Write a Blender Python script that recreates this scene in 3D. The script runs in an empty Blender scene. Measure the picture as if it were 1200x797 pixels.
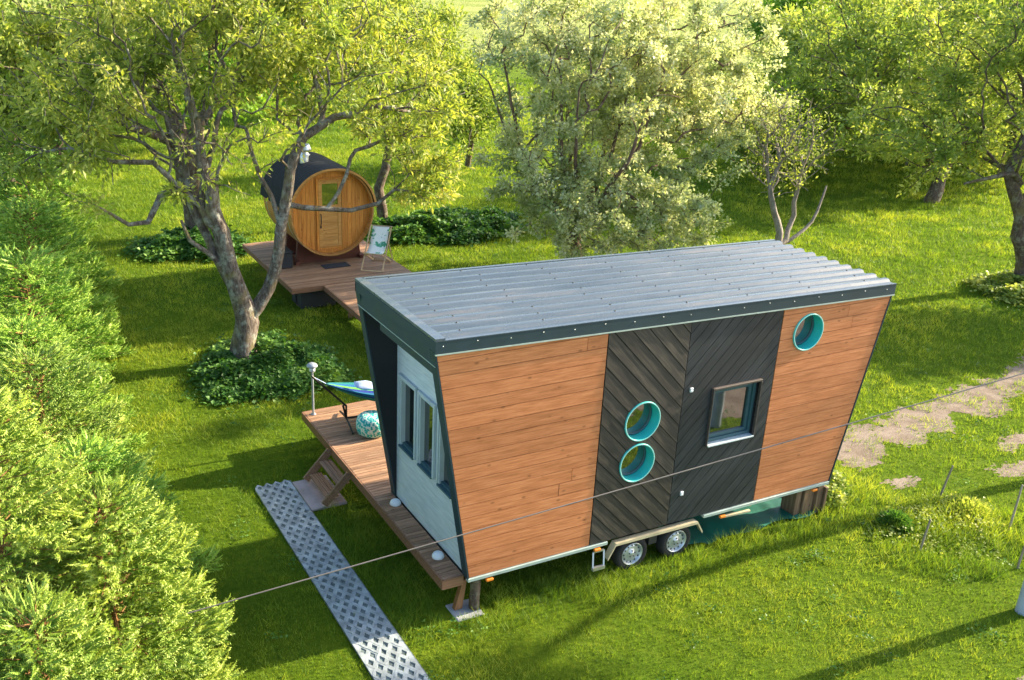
import bpy, bmesh, math, random
import numpy as np
from mathutils import Vector, Matrix, Quaternion
R = math.radians
rng = np.random.default_rng(7)
random.seed(7)
scene = bpy.context.scene
COL = scene.collection
G = -0.65            # height of the lawn; z = 0 is the decks and the bottom of the house walls
PI = math.pi

# ------------------------------------------------------------------ materials
def newmat(name):
    m = bpy.data.materials.new(name); m.use_nodes = True
    nt = m.node_tree; nt.nodes.clear()
    return m, nt
def N(nt, typ, **kw):
    n = nt.nodes.new(typ)
    for k, v in kw.items():
        if k.startswith('i_'): n.inputs[k[2:].replace('_', ' ')].default_value = v
        else: setattr(n, k, v)
    return n
def ramp(nt, stops, interp='LINEAR'):
    r = nt.nodes.new('ShaderNodeValToRGB'); cr = r.color_ramp; cr.interpolation = interp
    while len(cr.elements) > 1: cr.elements.remove(cr.elements[-1])
    cr.elements[0].position = stops[0][0]; cr.elements[0].color = (*stops[0][1], 1)
    for p, c in stops[1:]:
        e = cr.elements.new(p); e.color = (*c, 1)
    return r
def noise(nt, vec, scale, detail=3, rough=.55, mapping=None, rot=None, offs=None):
    src = vec
    if mapping or rot:
        mp = N(nt, 'ShaderNodeMapping'); nt.links.new(vec, mp.inputs['Vector'])
        if mapping: mp.inputs['Scale'].default_value = mapping
        if rot: mp.inputs['Rotation'].default_value = rot
        src = mp.outputs[0]
    if offs is not None:
        a = N(nt, 'ShaderNodeVectorMath', operation='ADD'); nt.links.new(src, a.inputs[0]); nt.links.new(offs, a.inputs[1]); src = a.outputs[0]
    n = N(nt, 'ShaderNodeTexNoise'); n.inputs['Scale'].default_value = scale
    n.inputs['Detail'].default_value = detail; n.inputs['Roughness'].default_value = rough
    nt.links.new(src, n.inputs['Vector'])
    return n.outputs['Fac']
def mixc(nt, fac, a, b, mode='MIX'):
    m = N(nt, 'ShaderNodeMix', data_type='RGBA', blend_type=mode)
    for s, v in ((0, fac), (6, a), (7, b)):
        if isinstance(v, (int, float)): m.inputs[s].default_value = v
        elif isinstance(v, tuple): m.inputs[s].default_value = (*v, 1)
        else: nt.links.new(v, m.inputs[s])
    return m.outputs[2]
def math_(nt, op, a, b=0.0, clamp=False):
    m = N(nt, 'ShaderNodeMath', operation=op, use_clamp=clamp)
    for s, v in ((0, a), (1, b)):
        if isinstance(v, (int, float)): m.inputs[s].default_value = v
        else: nt.links.new(v, m.inputs[s])
    return m.outputs[0]
def bump(nt, h, strength=.3, dist=.01):
    b = N(nt, 'ShaderNodeBump'); b.inputs['Strength'].default_value = strength; b.inputs['Distance'].default_value = dist
    nt.links.new(h, b.inputs['Height']); return b.outputs[0]
def finish(nt, color, rough=.6, metallic=0.0, normal=None, spec=.5, ior=None):
    p = N(nt, 'ShaderNodeBsdfPrincipled'); o = N(nt, 'ShaderNodeOutputMaterial')
    if isinstance(color, tuple): p.inputs['Base Color'].default_value = (*color, 1)
    else: nt.links.new(color, p.inputs['Base Color'])
    if isinstance(rough, (int, float)): p.inputs['Roughness'].default_value = rough
    else: nt.links.new(rough, p.inputs['Roughness'])
    p.inputs['Metallic'].default_value = metallic
    p.inputs['Specular IOR Level'].default_value = spec
    if ior: p.inputs['IOR'].default_value = ior
    if normal: nt.links.new(normal, p.inputs['Normal'])
    nt.links.new(p.outputs[0], o.inputs[0]); return p
def tc(nt): return N(nt, 'ShaderNodeTexCoord').outputs['Object']
def rnd(nt, name='rnd'): return N(nt, 'ShaderNodeAttribute', attribute_name=name).outputs['Fac']
def plain(name, color, rough=.6, metallic=0., var=.15, scale=8., spec=.5, bumpy=.15):
    m, nt = newmat(name); v = tc(nt)
    f = noise(nt, v, scale, 5)
    d = tuple(c * (1 - var) for c in color); l = tuple(min(1, c * (1 + var)) for c in color)
    r = ramp(nt, [(.3, d), (.7, l)]); nt.links.new(f, r.inputs[0])
    f2 = noise(nt, v, scale * 12, 3)
    rr = math_(nt, 'ADD', math_(nt, 'MULTIPLY', f, .25), rough - .12, True)
    finish(nt, r.outputs[0], rr, metallic, bump(nt, f2, bumpy, .002) if bumpy else None, spec); return m

def wood(name, dark, mid, light, axis='X', angle=0.0, knots=True, rough=.6, rvar=.5, grain=1.0, streak=.5):
    """boards: grain runs along the axis after undoing the angle (about y, for facade panels); attribute rnd sets each board apart"""
    m, nt = newmat(name); v = tc(nt)
    if angle:
        mp = N(nt, 'ShaderNodeMapping'); mp.inputs['Rotation'].default_value = (0, angle, 0); nt.links.new(v, mp.inputs['Vector']); v = mp.outputs[0]
    ra = rnd(nt)
    cx = N(nt, 'ShaderNodeCombineXYZ')
    for k, s in enumerate((37., 11., 23.)): nt.links.new(math_(nt, 'MULTIPLY', ra, s), cx.inputs[k])
    sc = {'X': (1.2, 14, 14), 'Y': (14, 1.2, 14), 'Z': (14, 14, 1.2)}[axis]
    mp = N(nt, 'ShaderNodeMapping'); mp.inputs['Scale'].default_value = sc; nt.links.new(v, mp.inputs['Vector'])
    g1 = noise(nt, mp.outputs[0], 2.2 * grain, 6, .65, offs=cx.outputs[0])
    sc2 = {'X': (.5, 40, 40), 'Y': (40, .5, 40), 'Z': (40, 40, .5)}[axis]
    g2 = noise(nt, v, 2.0 * grain, 4, .6, mapping=sc2)
    g = math_(nt, 'ADD', math_(nt, 'MULTIPLY', g1, .65), math_(nt, 'MULTIPLY', g2, .35))
    r = ramp(nt, [(.33, dark), (.5, mid), (.68, light)]); nt.links.new(g, r.inputs[0]); c = r.outputs[0]
    # board to board difference
    k = ramp(nt, [(0, (1 - rvar * .5,) * 3), (1, (1 + rvar * .3,) * 3)]); nt.links.new(ra, k.inputs[0])
    c = mixc(nt, 1.0, c, k.outputs[0], 'MULTIPLY')
    if knots:
        sc3 = {'X': (3.0, 6, 6), 'Y': (6, 3.0, 6), 'Z': (6, 6, 3.0)}[axis]
        mp3 = N(nt, 'ShaderNodeMapping'); mp3.inputs['Scale'].default_value = sc3; nt.links.new(v, mp3.inputs['Vector'])
        vo = N(nt, 'ShaderNodeTexVoronoi'); vo.inputs['Scale'].default_value = 1.0; vo.inputs['Randomness'].default_value = 1
        nt.links.new(mp3.outputs[0], vo.inputs['Vector'])
        kr = ramp(nt, [(.06, (1, 1, 1)), (.13, (0, 0, 0))]); nt.links.new(vo.outputs['Distance'], kr.inputs[0])
        c = mixc(nt, math_(nt, 'MULTIPLY', kr.outputs[0], .6), c, tuple(x * .45 for x in dark))
    big = noise(nt, v, .9, 3)
    br = ramp(nt, [(.3, (1 - streak * .3,) * 3), (.7, (1.0,) * 3)]); nt.links.new(big, br.inputs[0])
    c = mixc(nt, 1.0, c, br.outputs[0], 'MULTIPLY')
    finish(nt, c, rough, 0, bump(nt, g, .35, .003), .4)
    return m

def leafmat(name, dark, mid, light, trans=.38, patch=.35, rough=.5, tint=None):
    m, nt = newmat(name); ra = rnd(nt)
    r = ramp(nt, [(0, dark), (.5, mid), (1, light)]); nt.links.new(ra, r.inputs[0])
    v = tc(nt); f = noise(nt, v, patch, 2)
    k = ramp(nt, [(.35, (.72, .8, .75)), (.65, (1.15, 1.08, 1.0))]); nt.links.new(f, k.inputs[0])
    c = mixc(nt, 1.0, r.outputs[0], k.outputs[0], 'MULTIPLY')
    p = N(nt, 'ShaderNodeBsdfPrincipled'); nt.links.new(c, p.inputs['Base Color']); p.inputs['Roughness'].default_value = rough
    p.inputs['Specular IOR Level'].default_value = .3
    t = N(nt, 'ShaderNodeBsdfTranslucent')
    tcol = mixc(nt, 1.0, c, (1.25, 1.2, .55) if tint is None else tint, 'MULTIPLY'); nt.links.new(tcol, t.inputs[0])
    mx = N(nt, 'ShaderNodeMixShader'); mx.inputs[0].default_value = trans
    nt.links.new(p.outputs[0], mx.inputs[1]); nt.links.new(t.outputs[0], mx.inputs[2])
    o = N(nt, 'ShaderNodeOutputMaterial'); nt.links.new(mx.outputs[0], o.inputs[0]); return m

def barkmat(name, dark, light, lichen=(.32, .34, .24), lich=.5):
    m, nt = newmat(name); v = tc(nt)
    f = noise(nt, v, 3.0, 6, .7, mapping=(6, 6, 1.6)); r = ramp(nt, [(.35, dark), (.65, light)]); nt.links.new(f, r.inputs[0])
    l = noise(nt, v, 5.5, 5, .7); lr = ramp(nt, [(.5, (0, 0, 0)), (.62, (1, 1, 1))]); nt.links.new(l, lr.inputs[0])
    c = mixc(nt, math_(nt, 'MULTIPLY', lr.outputs[0], lich), r.outputs[0], lichen)
    l2 = noise(nt, v, 2.2, 4, .6); lr2 = ramp(nt, [(.52, (0, 0, 0)), (.66, (1, 1, 1))]); nt.links.new(l2, lr2.inputs[0])
    c = mixc(nt, math_(nt, 'MULTIPLY', lr2.outputs[0], lich * .9), c, (.20, .165, .045))
    finish(nt, c, .9, 0, bump(nt, f, .9, .03), .2); return m

M = {}
M['orange_wood'] = wood('orange stained boards', (.34, .116, .040), (.54, .195, .076), (.68, .29, .132), 'X', rvar=.3, streak=.3)
M['black_boards_down'] = wood('black boards weathered with painted sheen', (.018, .017, .017), (.042, .038, .036), (.12, .095, .075), 'X', R(-46), knots=False, rvar=.5, rough=.55)  # weathered mottling, plus a brownish sky sheen put into the colour
M['black_boards_up'] = wood('black boards', (.012, .015, .02), (.026, .032, .04), (.055, .062, .072), 'X', R(46), knots=False, rvar=.4, rough=.5)  # same boards tinted bluer, their different sheen is painted into the colour
M['deck_wood'] = wood('deck boards', (.20, .10, .055), (.36, .20, .115), (.50, .33, .21), 'X', rvar=.7, grain=1.5)
M['deck_side'] = wood('deck edge boards', (.15, .07, .04), (.26, .13, .075), (.36, .2, .12), 'X', rvar=.3)
M['sauna_wood'] = wood('sauna staves', (.48, .16, .022), (.70, .265, .045), (.84, .40, .09), 'Z', rvar=.4)
M['sauna_stave'] = wood('sauna stave wood', (.36, .15, .04), (.52, .25, .07), (.62, .34, .12), 'Y', rvar=.35)
M['sauna_door'] = wood('sauna door wood', (.45, .19, .04), (.62, .30, .08), (.74, .42, .14), 'X', rvar=.25)
M['stair_wood'] = wood('stair wood', (.16, .09, .05), (.27, .16, .10), (.38, .25, .16), 'Y', rvar=.4)
M['block_wood'] = wood('timber blocks', (.10, .06, .035), (.17, .105, .065), (.30, .2, .13), 'Z', rvar=.5)
M['pale_wood'] = wood('pale chair wood', (.5, .34, .18), (.62, .44, .26), (.7, .52, .34), 'Z', knots=False)
M['post_wood'] = wood('brown post', (.18, .08, .035), (.28, .13, .06), (.36, .18, .09), 'Z', rvar=.3)
M['stake_wood'] = wood('grey stake', (.2, .17, .13), (.3, .26, .2), (.42, .37, .3), 'Z', knots=False)
M['brown_trim'] = wood('brown window casing', (.05, .04, .036), (.085, .068, .06), (.14, .115, .105), 'X', knots=False)
M['dark_green'] = plain('dark green grey metal', (.012, .036, .052), .55, .0, .12, 3, .5, .05)
M['portal_black'] = plain('black porch lining', (.012, .013, .018), .7)
M['white_board'] = None
M['teal'] = plain('turquoise enamel', (.03, .50, .47), .35, 0, .06, 3, .5, 0)
M['teal_light'] = plain('pale turquoise rim', (.30, .66, .62), .35, 0, .06, 3, .5, 0)
M['sash'] = plain('blue grey window sash', (.035, .095, .115), .4, 0, .1, 3)
M['pale_frame'] = plain('pale blue window frame', (.42, .50, .53), .5, 0, .08, 4, .4, .05)
M['trim_metal'] = plain('galvanised trim', (.42, .52, .50), .45, .3, .1, 5)
M['chassis'] = plain('dark chassis steel', (.03, .03, .03), .7)
M['fender'] = plain('beige fender edge', (.55, .47, .30), .5, .0, .12, 6)
M['steel'] = plain('bright steel', (.55, .57, .58), .35, .8, .08, 10)
M['rim'] = plain('silver wheel rim', (.55, .58, .62), .35, .6, .06, 10)
M['rubber'] = plain('tyre rubber', (.018, .018, .02), .85, 0, .2, 20)
M['amber'] = plain('amber plastic', (.85, .25, .03), .3, 0, .05, 5)
M['white_plastic'] = plain('white plastic', (.72, .76, .80), .3, 0, .04, 6)
M['grey_metal'] = plain('grey painted metal', (.33, .36, .40), .5, .3, .1, 6)
M['black_metal'] = plain('black tube', (.015, .015, .017), .4, .2)
M['tarp'] = plain('green tarpaulin', (.008, .13, .09), .5, 0, .35, 3, .5, .3)
M['concrete'] = plain('pale concrete', (.36, .37, .40), .85, 0, .22, 5, .2, .4)
M['paver'] = plain('grid paver concrete', (.31, .35, .37), .85, 0, .4, 5, .2, .5)
M['bedfill'] = plain('gravel and soil infill', (.15, .185, .185), .95, 0, .5, 14, .1, .8)
M['soil'] = plain('soil', (.06, .05, .03), .95, 0, .4, 8, .1, .8)
M['shingle'] = plain('black shingles', (.022, .024, .028), .8, 0, .35, 7, .3, .8)
M['cradle'] = plain('red brown cradle', (.12, .035, .02), .7)
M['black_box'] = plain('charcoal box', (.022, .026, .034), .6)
M['mat_dark'] = plain('dark doormat', (.025, .028, .04), .95)
M['wire'] = plain('grey cable', (.20, .17, .15), .6, .0, .1, 3, .3, 0)
M['pole_concrete'] = plain('pale blue pole paint', (.36, .42, .50), .8, 0, .15, 4)
M['pink_stone'] = plain('pink grey slab', (.36, .30, .30), .85, 0, .2, 3, .2, .4)
M['blossom'] = plain('yellow flower', (.7, .55, .06), .7)

def glassmat():
    m, nt = newmat('window glass'); v = tc(nt)
    f = noise(nt, v, 1.5, 2); b = bump(nt, f, .03, .02)
    finish(nt, (.010, .014, .014), .03, 0, b, 1.0, 2.1); return m
M['glass'] = glassmat()
def whiteboard():
    m, nt = newmat('pale blue white boards'); v = tc(nt)
    g = noise(nt, v, 2.0, 5, .6, mapping=(1, 1.5, 14)); r = ramp(nt, [(.3, (.43, .51, .56)), (.7, (.60, .67, .71))]); nt.links.new(g, r.inputs[0])
    w = N(nt, 'ShaderNodeSeparateXYZ'); nt.links.new(v, w.inputs[0])
    fr = math_(nt, 'FRACT', math_(nt, 'MULTIPLY', w.outputs[2], 1 / .145))
    gr = ramp(nt, [(0, (0, 0, 0)), (.05, (1, 1, 1))]); nt.links.new(fr, gr.inputs[0])
    c = mixc(nt, gr.outputs[0], tuple(x * .62 for x in (.5, .58, .62)), r.outputs[0])
    finish(nt, c, .6, 0, bump(nt, gr.outputs[0], .5, .004), .3); return m
M['white_board'] = whiteboard()
def roofmat():
    m, nt = newmat('corrugated roof steel'); v = tc(nt)
    f = noise(nt, v, 1.1, 6, .65, mapping=(.5, 7, 1)); r = ramp(nt, [(.3, (.042, .066, .092)), (.55, (.072, .098, .125)), (.78, (.17, .155, .15))]); nt.links.new(f, r.inputs[0])
    s = noise(nt, v, 26, 4, .7); sr = ramp(nt, [(.62, (0, 0, 0)), (.72, (1, 1, 1))]); nt.links.new(s, sr.inputs[0])
    c = mixc(nt, math_(nt, 'MULTIPLY', sr.outputs[0], .12), r.outputs[0], (.5, .48, .47))
    f2 = noise(nt, v, 3.0, 5); rr = math_(nt, 'ADD', math_(nt, 'MULTIPLY', f2, .15), .20)
    finish(nt, c, rr, 0.0, bump(nt, f2, .06, .01), .5, 1.5); return m
M['roof'] = roofmat()
def stripes(name, cols, scale):
    m, nt = newmat(name); u = N(nt, 'ShaderNodeAttribute', attribute_name='across').outputs['Fac']
    st = [(i / len(cols), c) for i, c in enumerate(cols)]
    r = ramp(nt, st, 'CONSTANT'); nt.links.new(math_(nt, 'FRACT', math_(nt, 'MULTIPLY', u, scale * 2.0)), r.inputs[0])
    v = tc(nt); f = noise(nt, v, 60, 2)
    finish(nt, r.outputs[0], .8, 0, bump(nt, f, .3, .003), .2); return m
M['hammock'] = stripes('striped hammock cloth', [(.005, .09, .20), (.01, .03, .18), (.03, .30, .08), (.01, .12, .22), (.01, .03, .20), (.12, .38, .05), (.01, .11, .28), (.01, .16, .16)], 1.0)
def leafprint():
    m, nt = newmat('leaf print canvas'); v = tc(nt)
    f = noise(nt, v, 5.0, 3, .6); r = ramp(nt, [(.0, (.8, .82, .8)), (.52, (.8, .83, .8)), (.56, (.12, .42, .30)), (.66, (.03, .22, .08)), (.72, (.25, .55, .5))]); nt.links.new(f, r.inputs[0])
    finish(nt, r.outputs[0], .8); return m
M['leafprint'] = leafprint()
def knit():
    m, nt = newmat('turquoise patterned knit'); v = tc(nt)
    vo = N(nt, 'ShaderNodeTexVoronoi'); vo.inputs['Scale'].default_value = 26; nt.links.new(v, vo.inputs['Vector'])
    r = ramp(nt, [(.3, (.02, .34, .32)), (.5, (.06, .45, .42)), (.62, (.55, .68, .60))]); nt.links.new(vo.outputs['Distance'], r.inputs[0])
    finish(nt, r.outputs[0], .85, 0, bump(nt, vo.outputs['Distance'], .6, .01), .2); return m
M['knit'] = knit()
M['pillow'] = plain('pale blue pillow', (.42, .52, .74), .8, 0, .2, 6)

def groundmat():
    m, nt = newmat('lawn soil and turf'); v = tc(nt)
    a = noise(nt, v, .35, 5, .6); b = noise(nt, v, 9, 5, .7); c = noise(nt, v, 60, 3, .7)
    s = math_(nt, 'ADD', math_(nt, 'MULTIPLY', b, .5), math_(nt, 'MULTIPLY', c, .5))
    r = ramp(nt, [(.3, (.045, .085, .006)), (.5, (.10, .17, .012)), (.7, (.19, .25, .022))]); nt.links.new(s, r.inputs[0])
    k = ramp(nt, [(.3, (.75, .85, .9)), (.7, (1.2, 1.08, .9))]); nt.links.new(a, k.inputs[0])
    col = mixc(nt, 1.0, r.outputs[0], k.outputs[0], 'MULTIPLY')
    finish(nt, col, .95, 0, bump(nt, s, 1.0, .08), .05); return m
M['ground'] = groundmat()
def meadowmat():
    m, nt = newmat('pale meadow'); v = tc(nt)
    a = noise(nt, v, .09, 4, .6); b = noise(nt, v, 3, 5, .7)
    r = ramp(nt, [(.35, (.16, .22, .03)), (.6, (.34, .37, .12))]); nt.links.new(math_(nt, 'ADD', math_(nt, 'MULTIPLY', a, .6), math_(nt, 'MULTIPLY', b, .4)), r.inputs[0])
    finish(nt, r.outputs[0], .95, 0, bump(nt, b, 1.0, .3), .05); return m
M['meadow'] = meadowmat()
def dirtmat():
    m, nt = newmat('trodden dirt'); v = tc(nt)
    b = noise(nt, v, 2.5, 6, .7); c = noise(nt, v, 40, 4, .7)
    r = ramp(nt, [(.3, (.12, .09, .065)), (.5, (.235, .185, .145)), (.7, (.36, .30, .25))]); nt.links.new(math_(nt, 'ADD', math_(nt, 'MULTIPLY', b, .55), math_(nt, 'MULTIPLY', c, .45)), r.inputs[0])
    finish(nt, r.outputs[0], .95, 0, bump(nt, c, .8, .02), .05); return m
M['dirt'] = dirtmat()
M['grass'] = leafmat('grass blades', (.08, .17, .016), (.21, .32, .03), (.42, .47, .06), .42, .45, .6, tint=(1.25, 1.2, .6))
M['walnut_leaf'] = leafmat('yellow green leaves', (.13, .21, .03), (.32, .39, .075), (.58, .58, .20), .46)
M['pear_leaf'] = leafmat('grey green blossom leaves', (.24, .31, .09), (.56, .60, .33), (.88, .87, .70), .46, tint=(1.1, 1.1, .7))
M['apple_leaf'] = leafmat('mid green leaves', (.12, .20, .035), (.28, .37, .08), (.50, .54, .19), .46)
M['dark_leaf'] = leafmat('dark green leaves', (.03, .07, .015), (.07, .14, .025), (.14, .22, .04), .3)
M['bright_leaf'] = leafmat('bright green leaves', (.10, .22, .02), (.20, .36, .04), (.32, .48, .07), .42)
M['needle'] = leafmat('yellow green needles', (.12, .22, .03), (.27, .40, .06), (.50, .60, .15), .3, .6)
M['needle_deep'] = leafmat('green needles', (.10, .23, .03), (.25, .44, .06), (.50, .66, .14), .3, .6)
M['ground_elder'] = leafmat('ground elder leaves', (.035, .11, .018), (.08, .20, .035), (.17, .31, .06), .32)
M['weed'] = leafmat('weedy leaves', (.10, .19, .02), (.2, .32, .04), (.4, .45, .10), .4)
M['bark_grey'] = barkmat('lichened grey bark', (.055, .042, .034), (.22, .18, .15), (.36, .38, .33), .6)
M['bark_dark'] = barkmat('dark bark', (.05, .035, .028), (.15, .11, .085), lich=.45)
M['bark_silver'] = barkmat('silvery twigs', (.16, .13, .12), (.34, .30, .28), lich=.2)
M['bark_pear'] = barkmat('red brown pear bark', (.09, .05, .04), (.24, .16, .13), lich=.25)
M['stem_orange'] = barkmat('orange brown stem', (.16, .08, .03), (.34, .18, .07), lich=.1)

# ------------------------------------------------------------------ object helpers
def link(o, parent=None):
    COL.objects.link(o)
    if parent: o.parent = parent
    return o
def tag(o, label=None, cat=None, group=None, kind=None):
    if label: o['label'] = label
    if cat: o['category'] = cat
    if group: o['group'] = group
    if kind: o['kind'] = kind
    return o
def empty(name, loc, label, cat, group=None, rz=0):
    o = bpy.data.objects.new(name, None); o.location = loc; o.rotation_euler.z = rz; link(o)
    return tag(o, label, cat, group)
def place(o, parent):
    """child built in world coordinates under a thing whose empty sits elsewhere (no rotation)"""
    if parent is not None and parent.type == 'EMPTY':
        o.matrix_parent_inverse = Matrix.Translation(-Vector(parent.location))
    return o

class MB:
    def __init__(s): s.v = []; s.f = []; s.m = []; s.r = []; s.sm = []
    def add(s, vs, fs, mi=0, r=None, smooth=False):
        b = len(s.v); s.v += [tuple(v) for v in vs]
        for f in fs: s.f.append(tuple(i + b for i in f)); s.m.append(mi); s.r.append(random.random() if r is None else r); s.sm.append(smooth)
    def box(s, a, b, mi=0, r=None, bev=0.0, mat=None):
        if r is None: r = random.random()
        x0, y0, z0 = a; x1, y1, z1 = b
        if bev > 0:
            vs = []
            e = min(bev, .45 * min(abs(x1 - x0), abs(y1 - y0), abs(z1 - z0)))
            bm = bmesh.new(); bmesh.ops.create_cube(bm, size=1)
            for v in bm.verts: v.co = Vector(((x0 + x1) / 2 + v.co.x * (x1 - x0), (y0 + y1) / 2 + v.co.y * (y1 - y0), (z0 + z1) / 2 + v.co.z * (z1 - z0)))
            bmesh.ops.bevel(bm, geom=bm.edges[:], offset=e, segments=1, affect='EDGES')
            bm.verts.index_update(); vs = [v.co.copy() for v in bm.verts]; fs = [tuple(v.index for v in f.verts) for f in bm.faces]; bm.free()
        else:
            vs = [Vector(p) for p in ((x0, y0, z0), (x1, y0, z0), (x1, y1, z0), (x0, y1, z0), (x0, y0, z1), (x1, y0, z1), (x1, y1, z1), (x0, y1, z1))]
            fs = [(0, 3, 2, 1), (4, 5, 6, 7), (0, 1, 5, 4), (1, 2, 6, 5), (2, 3, 7, 6), (3, 0, 4, 7)]
        if mat is not None: vs = [mat @ v for v in vs]
        s.add(vs, fs, mi, r)
    def bar(s, p, q, w, h, mi=0, r=None, up=(0, 0, 1)):
        p, q = Vector(p), Vector(q); t = (q - p).normalized(); a = t.cross(Vector(up))
        if a.length < 1e-4: a = t.cross(Vector((1, 0, 0)))
        a.normalize(); b = a.cross(t)
        vs = [c + a * i * w / 2 + b * j * h / 2 for c in (p, q) for i, j in ((-1, -1), (1, -1), (1, 1), (-1, 1))]
        s.add(vs, [(3, 2, 1, 0), (4, 5, 6, 7), (0, 1, 5, 4), (1, 2, 6, 5), (2, 3, 7, 6), (3, 0, 4, 7)], mi, r)
    def tube(s, pts, rad, seg=8, mi=0, cap=True, r=None):
        pts = [Vector(p) for p in pts]
        if isinstance(rad, (int, float)): rad = [rad] * len(pts)
        if r is None: r = random.random()
        vs = []; u = None
        for i, p in enumerate(pts):
            t = (pts[min(i + 1, len(pts) - 1)] - pts[max(i - 1, 0)]).normalized()
            if u is None:
                u = t.cross(Vector((0, 0, 1)));
                if u.length < .05: u = t.cross(Vector((1, 0, 0)))
            u = (u - t * u.dot(t)).normalized(); w = t.cross(u)
            for k in range(seg):
                a = 2 * PI * k / seg; vs.append(p + (u * math.cos(a) + w * math.sin(a)) * rad[i])
        fs = [(i * seg + k, i * seg + (k + 1) % seg, (i + 1) * seg + (k + 1) % seg, (i + 1) * seg + k) for i in range(len(pts) - 1) for k in range(seg)]
        s.add(vs, fs, mi, r, True)
        if cap:
            s.add(vs[:seg], [tuple(range(seg))[::-1]], mi, r); s.add(vs[-seg:], [tuple(range(seg))], mi, r)
    def lathe(s, c, axis, prof, seg=24, mi=0, r=None, smooth=True):
        """prof: (distance along the axis, radius)"""
        c = Vector(c); ax = Vector(axis).normalized(); u = ax.cross(Vector((0, 0, 1)))
        if u.length < .01: u = Vector((1, 0, 0))
        u.normalize(); w = ax.cross(u)
        vs = [c + ax * d + (u * math.cos(2 * PI * k / seg) + w * math.sin(2 * PI * k / seg)) * max(rr, 1e-4) for d, rr in prof for k in range(seg)]
        fs = [(i * seg + k, i * seg + (k + 1) % seg, (i + 1) * seg + (k + 1) % seg, (i + 1) * seg + k) for i in range(len(prof) - 1) for k in range(seg)]
        s.add(vs, fs, mi, r, smooth)
    def prism(s, poly, y0, y1, mi=0, r=None, lap=None):
        """poly: (x, z) outline; extruded along y from y0 (front) to y1; lap(x, z) gives extra front offset"""
        n = len(poly)
        if r is None: r = random.random()
        fr = [(x, y0 - (lap(x, z) if lap else 0), z) for x, z in poly]; bk = [(x, y1, z) for x, z in poly]
        area = sum(poly[i][0] * poly[(i + 1) % n][1] - poly[(i + 1) % n][0] * poly[i][1] for i in range(n))
        fs = [tuple(range(n)), tuple(range(2 * n - 1, n - 1, -1))] + [(i, n + i, n + (i + 1) % n, (i + 1) % n) for i in range(n)]
        if area < 0: fs = [f[::-1] for f in fs]
        s.add(fr + bk, fs, mi, r)
    def build(s, name, mats, parent=None, loc=None):
        me = bpy.data.meshes.new(name)
        me.from_pydata(s.v, [], s.f)
        for m in (mats if isinstance(mats, (list, tuple)) else [mats]): me.materials.append(m)
        me.polygons.foreach_set('material_index', s.m); me.polygons.foreach_set('use_smooth', s.sm)
        at = me.attributes.new('rnd', 'FLOAT', 'FACE'); at.data.foreach_set('value', s.r)
        me.update()
        o = bpy.data.objects.new(name, me); link(o, parent)
        return place(o, parent) if parent is not None else o

def fastmesh(name, V, F, r, mat, parent=None, smooth=False):
    """V (n,3) float array, F (m,k) int array, r (m,) random values"""
    me = bpy.data.meshes.new(name); n, (m, k) = len(V), F.shape
    me.vertices.add(n); me.vertices.foreach_set('co', V.astype(np.float32).ravel())
    me.loops.add(m * k); me.loops.foreach_set('vertex_index', F.astype(np.int32).ravel())
    me.polygons.add(m); me.polygons.foreach_set('loop_start', np.arange(0, m * k, k, dtype=np.int32))
    me.polygons.foreach_set('loop_total', np.full(m, k, dtype=np.int32))
    me.polygons.foreach_set('use_smooth', np.full(m, smooth))
    at = me.attributes.new('rnd', 'FLOAT', 'FACE'); at.data.foreach_set('value', np.clip(r, 0, 1).astype(np.float32))
    me.materials.append(mat); me.update(calc_edges=True)
    o = bpy.data.objects.new(name, me); link(o, parent)
    return place(o, parent) if parent is not None else o

def cut(o, cutters):
    """real holes: exact boolean, applied as mesh data"""
    for c in cutters:
        m = o.modifiers.new('hole', 'BOOLEAN'); m.operation = 'DIFFERENCE'; m.solver = 'EXACT'; m.object = c
    dg = bpy.context.evaluated_depsgraph_get(); dg.update()
    me = bpy.data.meshes.new_from_object(o.evaluated_get(dg)); o.modifiers.clear(); o.data = me

def vnoise(x, y, scale, seed=0):
    """smooth value noise on arrays"""
    rg = np.random.default_rng(seed); T = rg.random((256, 256)); x = x * scale + 97.3; y = y * scale + 41.7
    xi = np.floor(x).astype(int); yi = np.floor(y).astype(int); fx = x - xi; fy = y - yi
    fx = fx * fx * (3 - 2 * fx); fy = fy * fy * (3 - 2 * fy)
    g = lambda a, b: T[a % 256, b % 256]
    return (g(xi, yi) * (1 - fx) + g(xi + 1, yi) * fx) * (1 - fy) + (g(xi, yi + 1) * (1 - fx) + g(xi + 1, yi + 1) * fx) * fy

# ------------------------------------------------------------------ camera
F_, CX, CY = 1164.528, 502.25, 416.652
pitch, yaw, roll = .388, .457, .02
CAM = Vector((-5.638, -10.09, 8.015))
f_ = Vector((math.sin(yaw) * math.cos(pitch), math.cos(yaw) * math.cos(pitch), -math.sin(pitch)))
r_ = Vector((math.cos(yaw), -math.sin(yaw), 0)); u_ = r_.cross(f_)
r2 = r_ * math.cos(roll) + u_ * math.sin(roll); u2 = -r_ * math.sin(roll) + u_ * math.cos(roll)
cd = bpy.data.cameras.new('camera'); cam = bpy.data.objects.new('camera', cd); COL.objects.link(cam)
cam.matrix_world = Matrix(((r2.x, u2.x, -f_.x, CAM.x), (r2.y, u2.y, -f_.y, CAM.y), (r2.z, u2.z, -f_.z, CAM.z), (0, 0, 0, 1)))
cd.sensor_width = 36; cd.lens = F_ / 1200 * 36; cd.shift_x = (600 - CX) / 1200; cd.shift_y = (CY - 398.5) / 1200
cd.clip_end = 2000; cd.clip_start = .1
scene.camera = cam

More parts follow.
